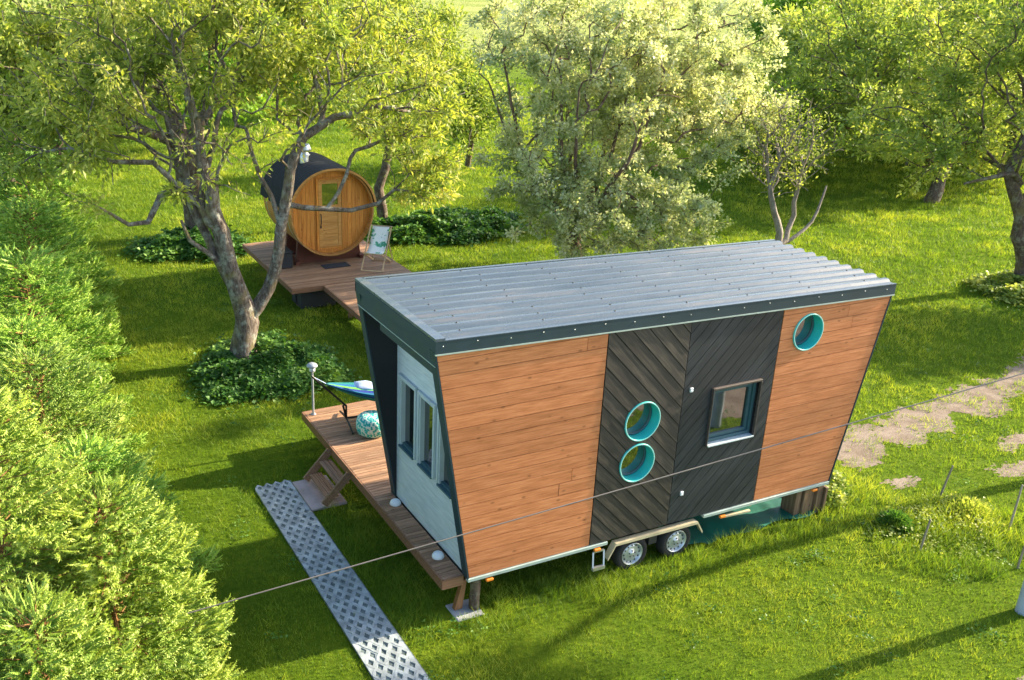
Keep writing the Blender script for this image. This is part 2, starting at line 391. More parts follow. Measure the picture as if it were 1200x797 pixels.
# ------------------------------------------------------------------ light
SUN_EL, SUN_OFF = R(24), R(3.0)          # low sun over the right end of the house, a touch in front of it
w = bpy.data.worlds.new('World'); scene.world = w; w.use_nodes = True
nt = w.node_tree; nt.nodes.clear()
sky = nt.nodes.new('ShaderNodeTexSky'); sky.sky_type = 'NISHITA'; sky.sun_disc = False
sky.sun_elevation = SUN_EL; sky.sun_rotation = R(90) + SUN_OFF; sky.altitude = 100; sky.air_density = 1.0; sky.dust_density = 2.2; sky.ozone_density = 1.0
bg = nt.nodes.new('ShaderNodeBackground'); bg.inputs[1].default_value = .145
wo = nt.nodes.new('ShaderNodeOutputWorld'); nt.links.new(sky.outputs[0], bg.inputs[0]); nt.links.new(bg.outputs[0], wo.inputs[0])
ld = bpy.data.lights.new('sun', 'SUN'); ld.energy = 5.0; ld.angle = R(.6); ld.color = (1.0, .86, .62)
sun = bpy.data.objects.new('sun', ld); COL.objects.link(sun)
sd = Vector((math.cos(SUN_EL) * math.cos(SUN_OFF), -math.cos(SUN_EL) * math.sin(SUN_OFF), math.sin(SUN_EL)))
sun.rotation_euler = (-sd).to_track_quat('-Z', 'Y').to_euler(); sun.location = (20, 0, 20)
vs = scene.view_settings; vs.view_transform = 'Standard'; vs.look = 'None'; vs.gamma = 1.0; vs.exposure = 1.7; vs.use_curve_mapping = False

# ------------------------------------------------------------------ ground and paths
def sheet(name, poly, z, mat, sub=0):
    b = MB(); b.add([(x, y, z) for x, y in poly], [tuple(range(len(poly)))]); o = b.build(name, mat)
    return tag(o, kind='structure')
sheet('ground', [(-400, -400), (900, -400), (900, 900), (-400, 900)], G, M['ground'])

# trodden dirt track running off to the right, ragged edges
dirt = [(8.2, 1.2), (8.9, .85), (9.8, 1.35), (10.9, 1.25), (11.8, 1.6), (13.2, 1.55), (14.9, 1.95), (18, 2.6), (23, 3.4), (23, 4.7), (18, 3.9), (15.6, 3.0), (13.9, 2.75), (12.6, 2.35), (11.6, 2.5), (10.4, 2.15), (9.7, 2.2), (9.0, 1.9), (8.5, 1.75)]
def rag(poly, n=6, amp=.13, seed=3, wob=0.0):
    rg = random.Random(seed); o = []
    for i, (x, y) in enumerate(poly):
        x2, y2 = poly[(i + 1) % len(poly)]
        for k in range(n): t = k / n; o.append((x + (x2 - x) * t + rg.gauss(0, amp), y + (y2 - y) * t + rg.gauss(0, amp * .8)))
    if wob:
        X = np.array([p[0] for p in o]); Y = np.array([p[1] for p in o])
        ox = (vnoise(X, Y, 2.0, seed + 50) - .5) * wob * 2 + (vnoise(X, Y, 6.0, seed + 51) - .5) * wob * .8; oy = (vnoise(X, Y, 2.0, seed + 52) - .5) * wob * 1.6 + (vnoise(X, Y, 6.0, seed + 53) - .5) * wob * .8
        o = list(zip((X + ox).tolist(), (Y + oy).tolist()))
    return o
sheet('meadow', rag([(-60, 75), (40, 66), (75, 52), (200, 30)], 24, 1.3, 31)[:-24] + [(600, 40), (700, 700), (-300, 700)], G + .004, M['meadow'])
def patch(name, poly, z, mat, cell, edge, seed):
    """bare ground whose rim breaks up into crumbs"""
    X = np.array([p[0] for p in poly]); Y = np.array([p[1] for p in poly])
    gx, gy = np.meshgrid(np.arange(X.min() - .4, X.max() + .4, cell), np.arange(Y.min() - .4, Y.max() + .4, cell)); x, y = gx.ravel() + cell / 2, gy.ravel() + cell / 2
    wx = x + (vnoise(x, y, 1.6, seed) - .5) * edge * 2; wy = y + (vnoise(x, y, 1.6, seed + 1) - .5) * edge * 2
    fr = sum(inpoly(wx + edge * math.cos(q), wy + edge * math.sin(q), poly).astype(float) for q in np.arange(8) * PI / 4) / 8
    k = fr > .25 + .5 * (vnoise(x, y, 4.5, seed + 2) * .6 + vnoise(x, y, 13, seed + 3) * .4); x, y = x[k], y[k]; h = cell / 2
    V = np.stack([np.stack([x + a * h, y + b_ * h, np.full(len(x), z)], 1) for a, b_ in ((-1, -1), (1, -1), (1, 1), (-1, 1))], 1).reshape(-1, 3)
    tag(fastmesh(name, V, np.arange(len(V)).reshape(-1, 4), np.random.default_rng(seed).random(len(x)), mat), kind='structure')
worn = [[(11.6, .35), (12.6, .1), (13.4, .5), (12.5, .75)], [(10.5, -.2), (11.6, -.55), (12.4, -.35), (11.3, .05)], [(8.3, .2), (9.2, -.05), (9.6, .25), (8.8, .45)], [(11.2, -1.5), (12.1, -1.2), (11.9, -.8), (11.0, -1.0)]]
def inpoly(x, y, poly):
    c = np.zeros(x.shape, bool); j = len(poly) - 1
    for i in range(len(poly)):
        xi, yi = poly[i]; xj, yj = poly[j]
        c ^= ((yi > y) != (yj > y)) & (x < (xj - xi) * (y - yi) / (yj - yi + 1e-12) + xi); j = i
    return c

patch('dirt_path', dirt, G + .004, M['dirt'], .05, .30, 81)
# paver path: concrete lattice with diamond holes on a bed of soil
PX0, PX1, PY0, PY1 = -1.70, -1.06, -2.6, 4.62
sheet('path_bed', [(PX0 - .02, PY0), (PX1 + .02, PY0), (PX1 + .02, PY1 + .03), (PX0 + .02, PY1)], G + .026, M['bedfill'])
b = MB(); pw = .128; ph = .26          # half diagonals of a cell
nx = 4; dx = (PX1 - PX0) / nx; row = 0; y = PY0 + ph / 2
HH = .042
while y < PY1:
    off = 0 if row % 2 == 0 else dx / 2
    cnt = nx if row % 2 == 0 else nx - 1
    for i in range(cnt):
        cx = PX0 + dx / 2 + i * dx + off; gap = 0
        a = dx / 2; c_ = ph / 2 * 1.0
        k = .56
        jx, jy = random.gauss(0, .0015), random.gauss(0, .0015)
        out = [(cx - a, y), (cx, y - ph), (cx + a, y), (cx, y + ph)]
        # rounded lobed ring: 8 outer, 8 inner points
        o8 = []; i8 = []
        for q in range(8):
            t = q * PI / 4; rr = 1.0 if q % 2 == 0 else .82
            o8.append((cx + a * rr * math.cos(t) * .985 + jx, y + ph / 2 * 1.0 * rr * math.sin(t) * 1.0 + jy))
            r3 = k if q % 2 == 0 else k * .68
            i8.append((cx + a * r3 * math.cos(t) + jx, y + ph / 2 * r3 * math.sin(t) + jy))
        z1 = G + HH + random.gauss(0, .002); z0 = G + .006
        V = [(x_, y_, z1) for x_, y_ in o8] + [(x_, y_, z1) for x_, y_ in i8] + [(x_, y_, z0) for x_, y_ in o8] + [(x_, y_, z0) for x_, y_ in i8]
        Fc = []
        for q in range(8):
            n_ = (q + 1) % 8
            Fc += [(q, n_, 8 + n_, 8 + q), (16 + q, 16 + n_, n_, q), (8 + q, 8 + n_, 24 + n_, 24 + q)]
        b.add(V, Fc, 0, random.random())
    if row % 2:
        for sx0, sg in ((PX0, 1), (PX1, -1)):
            q = [(sx0, y - ph / 2 + .006), (sx0 + sg * (dx / 2 - .006), y), (sx0, y + ph / 2 - .006)]; z1 = G + HH - .003
            if sg < 0: q = q[::-1]
            b.add([(a_, c_, z1) for a_, c_ in q] + [(a_, c_, G + .006) for a_, c_ in q], [(0, 1, 2), (3, 4, 1, 0), (4, 5, 2, 1), (5, 3, 0, 2)])
    y += ph / 2 * 1.0; row += 1
tag(b.build('paver_path', M['paver']), kind='structure')

b = MB(); b.box((-1.05, 3.50, G + .012), (-.42, 4.52, G + .055), 0, bev=.008)
tag(b.build('step_slab', M['pink_stone']), 'pink grey stone slab at the foot of the wooden steps', 'paving slab')

# ------------------------------------------------------------------ the tiny house
L, A_, B_, ZT0, ZTR, W = 6.729, .587, .605, 3.446, 3.187, 2.55
X1, X2, X3 = 1.986, 3.394, 5.111
zt = lambda x: ZT0 + (ZTR - ZT0) * (x + A_) / (L + A_ + B_)
house = empty('tiny_house', (3.3, 1.27, G), 'orange and black boarded tiny house on wheels with corrugated roof and round turquoise windows', 'tiny house')
TR = [(0, 0), (L, 0), (L + B_, ZTR), (-A_, ZT0)]
def clip(poly, n, d):
    """keep n.p <= d"""
    o = []
    for i in range(len(poly)):
        p, q = poly[i], poly[(i + 1) % len(poly)]
        a, c = n[0] * p[0] + n[1] * p[1] - d, n[0] * q[0] + n[1] * q[1] - d
        if a <= 0: o.append(p)
        if (a < 0 < c) or (c < 0 < a):
            t = a / (a - c); o.append((p[0] + (q[0] - p[0]) * t, p[1] + (q[1] - p[1]) * t))
    return o
def inset(poly, e):
    """shrink a convex ccw polygon"""
    out = list(poly)
    n = len(poly)
    for i in range(n):
        p, q = poly[i], poly[(i + 1) % n]; ex, ez = q[0] - p[0], q[1] - p[1]; l = math.hypot(ex, ez)
        if l < 1e-6: continue
        nn = (ez / l, -ex / l); out = clip(out, nn, nn[0] * p[0] + nn[1] * p[1] - e)
        if len(out) < 3: return []
    return out
def boards(b, panel, ang, width, t=.022, lap=0.0, gap=.0025, joints=0.0, y0=0.0):
    d = (math.cos(ang), math.sin(ang)); nrm = (-d[1], d[0])
    vals = [nrm[0] * x + nrm[1] * z for x, z in panel]; k = math.floor(min(vals) / width) * width
    while k < max(vals):
        st = clip(clip(panel, nrm, k + width), (-nrm[0], -nrm[1]), -k)
        if len(st) >= 3:
            pieces = [st]
            if joints:
                al = [d[0] * x + d[1] * z for x, z in st]; c_ = min(al) + random.uniform(.25, .9) * joints; pieces = []; rest = st
                while c_ < max(al) - .3:
                    pieces.append(clip(rest, d, c_)); rest = clip(rest, (-d[0], -d[1]), -c_); c_ += joints * random.uniform(.8, 1.2)
                pieces.append(rest)
            for pc in pieces:
                if len(pc) < 3: continue
                pc = inset(pc, gap / 2)
                if len(pc) < 3: continue
                kk = k; jit = random.uniform(0, .0012)
                b.prism(pc, y0 - t - jit, y0 - .001, 0, None, (lambda x, z: lap * (1 - (nrm[0] * x + nrm[1] * z - kk) / width)) if lap else None)
        k += width
def tri(x0, x1, d=0.0):
    p = clip(clip(TR, (1, 0), x1), (-1, 0), -x0); return p
cutters = []
RW = [(2.71, 1.875, .285), (2.69, 1.215, .285), (5.665, 2.79, .275)]
for x, z, r in RW:
    c = MB(); c.lathe((x, -.2, z), (0, 1, 0), [(0, 0), (0, r + .004), (.5, r + .004), (.5, 0)], 40); cutters.append(c.build('cutter', M['teal']))
WX0, WX1, WZ0, WZ1 = 3.96, 4.84, 1.24, 2.14
c = MB(); c.box((WX0, -.2, WZ0), (WX1, .3, WZ1)); cutters.append(c.build('cutter', M['teal']))
# front wall core: trapezoid slab with dark green edge
b = MB(); b.prism(TR, -.001, .12, 0)
wall = b.build('front_wall', M['portal_black'], house); cut(wall, cutters)
for nm, x0, x1, ang, wd, mt, lap, jt, lab, cs in (
        ('cladding', -2, X1, 0.0, .195, 'orange_wood', 0, 2.6, 'orange horizontal boards at the porch end', []),
        ('cladding', X1, X2, R(-46), .20, 'black_boards_down', .009, 0, 'black lapped boards slanting down to the right', cutters[:2]),
        ('cladding', X2, X3, R(46), .15, 'black_boards_up', 0, 0, 'black boards slanting up to the right', cutters[3:]),
        ('cladding', X3, L + 2, 0.0, .195, 'orange_wood', 0, 2.4, 'orange horizontal boards at the far right end', cutters[2:3])):
    b = MB(); boards(b, inset(tri(x0, x1), .003), ang, wd, lap=lap, joints=jt * 2.2, gap=.008)
    o = b.build(nm, M[mt], house); o['label'] = lab
    if cs: cut(o, cs)
for c in cutters: bpy.data.objects.remove(c)
# round windows: turquoise reveal tube + rim, recessed glass
for x, z, r in RW:
    b = MB(); b.lathe((x, 0, z), (0, 1, 0), [(.15, r), (-.035, r), (-.045, r + .004), (-.045, r + .018), (-.03, r + .022), (-.01, r + .022)], 48)
    f = b.build('round_window', M['teal'], house)
    b = MB(); b.lathe((x, 0, z), (0, 1, 0), [(-.0455, r + .003), (-.048, r + .010), (-.0455, r + .019)], 48); b.build('rim', M['teal_light'], f)
    b = MB(); b.lathe((x, 0, z), (0, 1, 0), [(.148, r), (.125, r - .005), (.12, r - .03), (.14, r - .035), (.15, r - .035)], 48); b.build('inner_frame', M['sash'], f)
    b = MB(); b.lathe((x, 0, z), (0, 1, 0), [(.14, 0.0001), (.14, r - .03)], 48, smooth=False); b.build('pane', M['glass'], f)
for o in [o for o in COL.objects if o.name.split('.')[0] in ('rim', 'inner_frame', 'pane') and o.parent and o.parent.name.startswith('round_window')]:
    o.matrix_parent_inverse = Matrix.Identity(4); o.matrix_parent_inverse = Matrix.Identity(4)
def sub(b, name, mat, part):
    o = b.build(name, mat, part); o.matrix_parent_inverse = Matrix.Identity(4); return o
# square window
cs = .032
b = MB(); y0, y1 = -.07, .0
b.box((WX0 - .01, y0, WZ1 - .0), (WX1 + .02, y1, WZ1 + cs), bev=.004); b.box((WX0 - cs, y0, WZ0 - .02), (WX0 - .012, y1, WZ1 + cs), bev=.004); b.box((WX1 - .0, y0, WZ0 - .02), (WX1 + cs - .01, y1, WZ1 - .002), bev=.004)
win = b.build('window', M['brown_trim'], house)
b = MB(); b.box((WX0 - .01, -.085, WZ0 - .018), (WX1 - .003, .10, WZ0 + .004), bev=.003); sub(b, 'sill', M['pale_frame'], win)
def ringbox(b, x0, x1, z0, z1, wd, ya, yb):
    b.box((x0, ya, z0), (x1, yb, z0 + wd), bev=.003); b.box((x0, ya, z1 - wd), (x1, yb, z1), bev=.003)
    b.box((x0, ya, z0 + wd), (x0 + wd, yb, z1 - wd), bev=.003); b.box((x1 - wd, ya, z0 + wd), (x1, yb, z1 - wd), bev=.003)
b = MB(); ringbox(b, WX0 + .003, WX1 - .003, WZ0 + .006, WZ1 - .002, .05, .02, .13); ringbox(b, WX0 + .054, WX1 - .054, WZ0 + .057, WZ1 - .053, .055, .05, .12); sub(b, 'frame', M['sash'], win)
b = MB(); b.box((WX0 + .1, .08, WZ0 + .1), (WX1 - .1, .095, WZ1 - .1)); sub(b, 'pane', M['glass'], win)
for x, z in ((3.60, .50), (3.53, 2.22)):
    b = MB(); b.box((x - .028, -.05, z - .034), (x + .028, -.024, z + .034), bev=.005); b.box((x - .016, -.056, z - .02), (x + .016, -.05, z + .0), bev=.003); b.build('socket_box', M['white_plastic'], house)
# back wall, right end wall, floor
b = MB(); b.prism(TR, W - .12, W, 0); b.build('rear_wall', M['portal_black'], house)
b = MB(); e = .12
b.add([(L, .12, 0), (L, W - .12, 0), (L + B_ - .001, W - .12, ZTR), (L + B_ - .001, .12, ZTR), (L - e, .12, 0), (L - e, W - .12, 0), (L + B_ - e, W - .12, ZTR), (L + B_ - e, .12, ZTR)],
      [(0, 1, 2, 3), (7, 6, 5, 4), (0, 4, 5, 1), (2, 6, 7, 3)]); b.build('end_wall', M['dark_green'], house)
b = MB(); b.box((.0, .12, -.07), (L - .1, W - .12, -.001)); b.build('floor', M['chassis'], house)
# dark corner boards on the slanted edges
b = MB()
def edge_strip(b, xa, za, xb, zb, y0, y1, th, side):
    d = Vector((xb - xa, 0, zb - za)).normalized(); n = Vector((-d.z, 0, d.x)) * side * th
    p = [Vector((xa, 0, za)), Vector((xb, 0, zb))]
    vs = [Vector((q.x, yy, q.z)) + k for q in p for yy in (y0, y1) for k in (Vector((0, 0, 0)), n)]
    b.add(vs, [(0, 1, 3, 2), (4, 6, 7, 5), (0, 4, 5, 1), (2, 3, 7, 6), (1, 5, 7, 3), (0, 2, 6, 4)])
for arg in ((0, -.02, -A_, ZT0, -.032, .135, .02, 1), (0, -.02, -A_, ZT0, W - .135, W + .02, .02, 1), (L, -.02, L + B_, ZTR, -.032, .1, .02, -1)):
    b = MB(); edge_strip(b, *arg); b.build('corner_board', M['dark_green'], house)
# recessed porch wall of pale boards with three tall windows
b = MB(); zs = lambda x: zt(x) - .02
YW0, YW1 = .135, 2.43
def yzbox(b, y0, z0, y1, z1, x0, x1, bev=0): b.box((x0, y0, z0), (x1, y1, z1), bev=bev)
wins = [(1.74, 2.25), (1.12, 1.58), (.50, .93)]; wz0, wz1 = 1.0, 2.12
yzbox(b, YW0, .0, YW1, wz0, 0, .1); yzbox(b, YW0, wz1, YW1, 3.3, 0, .1)
ys = sorted([YW0, YW1] + [v for p in wins for v in p])
for i in range(0, len(ys), 2): yzbox(b, ys[i], wz0, ys[i + 1], wz1, 0, .1)
b.build('porch_wall', M['white_board'], house)
for y0, y1 in wins:
    b = MB()
    for ya, yb, za, zb in ((y0, y0 + .03, wz0, wz1), (y1 - .03, y1, wz0, wz1), (y0 + .03, y1 - .03, wz1 - .03, wz1)): b.box((-.03, ya, za), (.07, yb, zb), bev=.004)
    for ya, yb, za, zb in ((y0 - .05, y0 - .001, wz0 + .0, wz1 + .05), (y1 + .001, y1 + .05, wz0 + .0, wz1 + .05), (y0 - .001, y1 + .001, wz1 + .001, wz1 + .05)): b.box((-.045, ya, za), (-.002, yb, zb), bev=.004)
    f = b.build('porch_window', M['pale_frame'], house)
    b = MB(); b.box((.045, y0 + .03, wz0 + .05), (.055, y1 - .03, wz1 - .03)); sub(b, 'pane', M['glass'], f)
    b = MB(); b.box((-.06, y0 - .0, wz0 - .02), (.07, y1 + .0, wz0 + .012), bev=.003); b.box((.0, y0 + .03, wz0 + .012), (.065, y1 - .03, wz0 + .05)); sub(b, 'sill', M['sash'], f)
# portal head: beams under the roof at the porch end
hr = .14
b = MB(); xa = -A_ - .02
b.box((xa, -.03, ZT0 - .002), (xa + .05, W + .03, ZT0 + hr), bev=.004)
b.box((xa + .025, -.02, ZT0 - .20), (xa + .065, W + .02, ZT0 - .004), bev=.004)
b.box((xa + .08, .12, ZT0 - .37), (xa + .11, 1.86, ZT0 - .20), bev=.004)
b.build('porch_beam', M['dark_green'], house)
b = MB(); b.box((xa + .02, 0, ZT0 - .205), (xa + .028, W, ZT0 - .197)); b.build('drip_edge', M['trim_metal'], house)
b = MB(); b.add([(-A_ + .05, .12, ZT0 - .03), (-A_ + .05, W - .12, ZT0 - .03), (L + B_ - .05, W - .12, ZTR - .03), (L + B_ - .05, .12, ZTR - .03)], [(0, 1, 2, 3)]); b.build('ceiling', M['portal_black'], house)
# roof: fascias, edge flashing, corrugated sheet with screws
XR = L + B_ + .03
rz = lambda x: ZT0 + hr + (ZTR - ZT0) * (x - xa) / (XR - xa)
def slopebar(b, x0, x1, y0, y1, dz0, dz1, r=None):
    b.add([(x, y, rz(x) + dz) for x in (x0, x1) for y, dz in ((y0, dz0), (y1, dz0), (y1, dz1), (y0, dz1))],
          [(3, 2, 1, 0), (4, 5, 6, 7), (0, 1, 5, 4), (1, 2, 6, 5), (2, 3, 7, 6), (3, 0, 4, 7)], 0, r)
b = MB(); slopebar(b, xa, XR, -.05, -.026, -hr - .012, .012); slopebar(b, xa, XR, W + .0, W + .03, -hr - .01, .012)
fas = b.build('fascia', M['dark_green'], house)
b = MB(); slopebar(b, xa, XR, -.056, -.030, -hr - .03, -hr - .013)
sub(b, 'drip_edge', M['trim_metal'], fas)
for k in range(17):
    x = xa + .1 + k * .48; b = MB()
    b.lathe((x, -.050, rz(x) - .055 + .02 * (k % 2)), (0, -1, 0), [(0, .009), (.006, .007), (.006, 0)], 8); sub(b, 'screw', M['steel'], fas)
b = MB(); slopebar(b, xa - .004, xa + .13, -.052, W + .032, .014, .052); slopebar(b, xa + .1, XR - .02, W - .03, W + .034, .014, .052); slopebar(b, xa + .1, XR, -.054, -.012, .013, .024)
b.build('flashing', M['roof'], house)
NR = 10; per = (W + .0) / NR; b = MB(); prof = []
for i in range(NR):
    y = -.012 + i * per
    prof += [(y + per * a_, h_) for a_, h_ in ((0, 0), (.34, 0), (.38, .003), (.50, .039), (.54, .042), (.80, .042), (.84, .039), (.96, .003))]
prof.append((W - .03, 0)); prof = [p for p in prof if p[0] <= W - .03]
xs = np.linspace(xa + .11, XR + .02, 14); vs_ = []
for x in xs:
    for y, z in prof: vs_.append((x, y, rz(x) + .008 + z + random.gauss(0, .0004)))
n = len(prof)
fs_ = [(i * n + k, (i + 1) * n + k, (i + 1) * n + k + 1, i * n + k + 1) for i in range(len(xs) - 1) for k in range(n - 1)]
b.add(vs_, [f for f in fs_], 0, None, True)
# thickness lip at the open end
b.add([(XR + .02, y, rz(XR + .02) + .008 + z) for y, z in prof] + [(XR + .02, y, rz(XR + .02) - .0 + z) for y, z in prof], [(k, k + 1, n + k + 1, n + k) for k in range(n - 1)])
roof = b.build('roof', M['roof'], house)
b = MB()
for i in range(NR):
    y = -.012 + i * per + per * .67
    if y > W - .05: continue
    for k in range(7):
        x = xa + .55 + k * 1.17 + (i % 3 - 1) * .07 + random.gauss(0, .03); b = MB()
        b.lathe((x, y, rz(x) + .049), (0, 0, 1), [(0, .016), (.005, .014), (.006, .008), (.013, .007), (.013, 0)], 8); sub(b, 'screw', M['chassis'], roof)
# bottom trim, chassis, running gear
for x0, x1 in ((-.02, 2.30), (4.10, L)):
    b = MB(); b.box((x0, -.045, -.055), (x1, .03, -.004), bev=.003); b.build('base_trim', M['trim_metal'], house)
b = MB()
b.box((.15, .35, -.20), (L - .2, .43, -.071)); b.box((.15, 2.1, -.20), (L - .2, 2.18, -.071)); b.box((.3, .43, -.19), (.4, 2.1, -.08)); b.box((3.15, .05, -.34), (3.3, 2.5, -.2)); b.box((5.8, .43, -.19), (5.9, 2.1, -.08))
b.box((2.35, .02, -.012), (4.05, .2, -.002)); b.build('chassis', M['chassis'], house)
def wheel(x, y, sgn):
    c = (x, y, -.385); b = MB(); r = .29; ax = (0, sgn, 0)
    b.lathe(c, ax, [(.19, .17), (.185, .20), (.19, .25), (.17, r - .01), (.14, r), (.05, r), (.02, r - .008), (.0, .27), (-.006, .24), (.0, .20), (.012, .186), (.03, .18)], 40)
    w_ = bpy.data.objects.new('wheel', None); link(w_, house); place(w_, house)
    t = sub(b, 'tyre', M['rubber'], w_)
    b = MB(); b.lathe(c, ax, [(.004, .188), (-.004, .186), (.0, .176), (.02, .168), (.045, .160), (.05, .150), (.03, .135), (.022, .12), (.03, .085), (.022, .075), (.018, .06), (.0, .035), (-.004, .03), (-.004, 0)], 40)
    for k in range(12):
        a = 2 * PI * k / 12; p = Vector((x + .142 * math.cos(a), y + sgn * .022, -.385 + .142 * math.sin(a)))
        b.lathe(p, ax, [(.0, .0155), (-.003, .013), (-.003, 0)], 8, 1)
    for k in range(5):
        a = 2 * PI * k / 5 + .3; p = Vector((x + .052 * math.cos(a), y + sgn * .012, -.385 + .052 * math.sin(a)))
        b.lathe(p, ax, [(.0, .010), (-.014, .009), (-.014, 0)], 6, 1)
    sub(b, 'rim', [M['rim'], M['chassis']], w_)
for x in (2.82, 3.655): wheel(x, .0, 1); wheel(x, W, -1)
b = MB(); fy0, fy1 = -.06, .05
pts = [(2.33, -.30), (2.45, -.075), (3.98, -.075), (4.10, -.27)]
for (xa_, za_), (xb_, zb_) in zip(pts[:-1], pts[1:]):
    b.add([(xa_, fy0, za_), (xb_, fy0, zb_), (xb_, fy1, zb_), (xa_, fy1, za_), (xa_ - .0, fy0, za_ - .04), (xb_, fy0, zb_ - .045), (xb_, fy1, zb_ - .02), (xa_, fy1, za_ - .02)], [(0, 1, 2, 3), (4, 5, 1, 0), (7, 6, 5, 4), (3, 2, 6, 7)])
fen = b.build('fender', M['fender'], house)
# folding step hung from the frame, side lamps, wind-down strut
b = MB(); q = [(2.05, -.05, -.12), (2.24, -.05, -.12), (2.20, -.13, -.36), (2.01, -.13, -.36)]
for i in range(4): b.bar(q[i], q[(i + 1) % 4], .022, .022)
b.bar((2.0, -.13, -.35), (2.21, -.13, -.35), .05, .05); b.build('folding_step', M['steel'], house)
for x, y, z in ((.32, -.04, -.10), (2.12, -.05, -.09), (4.48, -.05, -.115), (6.45, -.02, -.115)):
    b = MB(); b.box((x - .055, y - .02, z - .02), (x + .055, y + .03, z + .022), bev=.008); b.build('side_lamp', M['amber'], house)
b = MB(); b.bar((4.52, -.03, -.13), (5.02, -.06, -.13), .05, .03); b.bar((4.6, .3, -.12), (5.1, -.0, -.08), .03, .03); b.build('support_strut', M['fender'], house)

# props under the corners
def post(name, x, y, z0, z1, rad, label, mat):
    b = MB(); pts = [(x + random.gauss(0, .004), y, z0 + (z1 - z0) * t) for t in (0, .25, .5, .75, 1)]
    b.tube(pts, [rad * 1.04, rad, rad * .98, rad, rad * .97], 14); o = b.build(name, mat); return tag(o, label, 'post')
post('log_post', .17, .10, G + .04, -.06, .075, 'short bark covered log propping the front left corner of the house', M['bark_dark'])
b = MB(); b.add([(-.12, .14, G + .04), (.0, .14, G + .04), (.06, .14, -.14), (-.0, .14, -.14), (-.12, .22, G + .04), (.0, .22, G + .04), (.06, .22, -.14), (-.0, .22, -.14)], [(0, 1, 2, 3), (7, 6, 5, 4), (0, 4, 5, 1), (1, 5, 6, 2), (2, 6, 7, 3), (3, 7, 4, 0)])
tag(b.build('brown_prop', M['post_wood']), 'reddish brown squared prop between the deck end and the log', 'prop')
b = MB(); b.box((-.17, -.07, G - .03), (.25, .34, G + .02), bev=.012, mat=None); tag(b.build('concrete_pad', M['concrete']), 'pale concrete pad under the front left corner of the house', 'concrete pad')
b = MB()
for i, (x0, y0, h) in enumerate(((6.20, .10, -.11), (6.34, .06, -.09), (6.48, .10, -.12), (6.62, .05, -.09))):
    b.box((x0, y0, G + .0), (x0 + .125, y0 + .30 + .05 * (i % 2), h), bev=.006)
b.box((6.75, -.0, G), (6.80, .36, -.16), bev=.004)
tag(b.build('timber_stack', M['block_wood']), 'upright dark timber blocks propping the far right corner of the house', 'timber blocks')
# tarpaulin on the grass beneath the right half
b = MB(); nx_, ny_ = 34, 16; vs_ = []
for i in range(nx_ + 1):
    for j in range(ny_ + 1):
        x = 3.9 + 3.0 * i / nx_; y = .16 + 2.3 * j / ny_ - .12 * (i / nx_ > .12) - .06 * math.sin(i * .5)
        vs_.append((x, y, G + .035 + .016 * math.sin(x * 5 + y * 3) + .01 * math.sin(y * 11 - x * 2) + (.0 if i % 8 else .012)))
b.add(vs_, [(i * (ny_ + 1) + j, (i + 1) * (ny_ + 1) + j, (i + 1) * (ny_ + 1) + j + 1, i * (ny_ + 1) + j + 1) for i in range(nx_) for j in range(ny_)], 0, None, True)
tag(b.build('tarpaulin', M['tarp']), 'green tarpaulin spread on the grass beneath the trailer', 'tarpaulin')

# ------------------------------------------------------------------ decks and stairs
def deck(rects, name, label, z=0.0, bw=.072, gap=.007, th=.028, skirt=.13, skirts=(), posts=(), along='x'):
    d = empty(name, (rects[0][0], rects[0][1], G), label, 'deck')
    b = MB()
    for x0, y0, x1, y1 in rects:
        if along == 'x':
            y = y0
            while y < y1 - .01:
                ye = min(y + bw, y1); zz = z + random.gauss(0, .0012)
                b.box((x0 + random.uniform(0, .004), y, zz - th), (x1 - random.uniform(0, .004), ye, zz), bev=.004); y += bw + gap
        else:
            x = x0
            while x < x1 - .01:
                xe = min(x + bw, x1); zz = z + random.gauss(0, .0012)
                b.box((x, y0, zz - th), (xe, y1, zz), bev=.004); x += bw + gap
    b.build('deck_boards', M['deck_wood'], d)
    for (xa, ya, xb, yb) in skirts:
        b = MB(); b.bar((xa, ya, z - .004 - skirt / 2), (xb, yb, z - .004 - skirt / 2), .024, skirt); b.build('edge_board', M['deck_side'], d)
    for (x, y) in posts:
        b = MB(); b.box((x - .05, y - .05, G - .05), (x + .05, y + .05, z - skirt * .6)); b.build('leg', M['stair_wood'], d)
    # joists under
    for x0, y0, x1, y1 in rects:
        for xj in (x0 + .06, x1 - .12):
            b = MB(); b.box((xj, y0 + .06, z - .12), (xj + .05, y1 - .06, z - th - .002)); b.build('joist', M['stair_wood'], d)
    return d
deck([(-.34, .10, -.024, 2.62), (-.34, 2.627, 3.1, 5.93)], 'porch_deck', 'reddish brown board deck wrapping the porch end of the house', z=-.004, skirt=.15,
     skirts=[(-.352, .085, -.352, 5.945), (-.36, .088, -.03, .088), (-.36, 5.942, 3.1, 5.942)], posts=[(.0, 3.3), (.0, 5.6), (1.2, 5.6), (2.7, 5.6)])
deck([(2.62, 5.96, 4.1, 12.82)], 'boardwalk', 'narrow boardwalk running from behind the house to the sauna deck', z=-.004, skirts=[(2.607, 5.95, 2.607, 12.8)], posts=[(3.0, 8), (3.0, 10.5), (3.0, 12)])
deck([(1.78, 12.87, 5.15, 17.35)], 'sauna_deck', 'square board deck carrying the barrel sauna', z=.0, bw=.085, skirts=[(1.768, 12.858, 1.768, 17.36), (1.76, 12.858, 5.16, 12.858), (5.162, 12.86, 5.162, 17.36)], posts=[(2.1, 13.4), (1.95, 15.4), (3.4, 13.4), (5.0, 13.1), (5.0, 15)])
b = MB(); b.box((2.05, 13.0, G), (3.0, 13.8, -.16), bev=.03); tag(b.build('deck_shade_block', M['black_box']), 'dark low block standing in for the shade under the sauna deck corner', 'shade block')  # added dark block, paints the shade below the deck
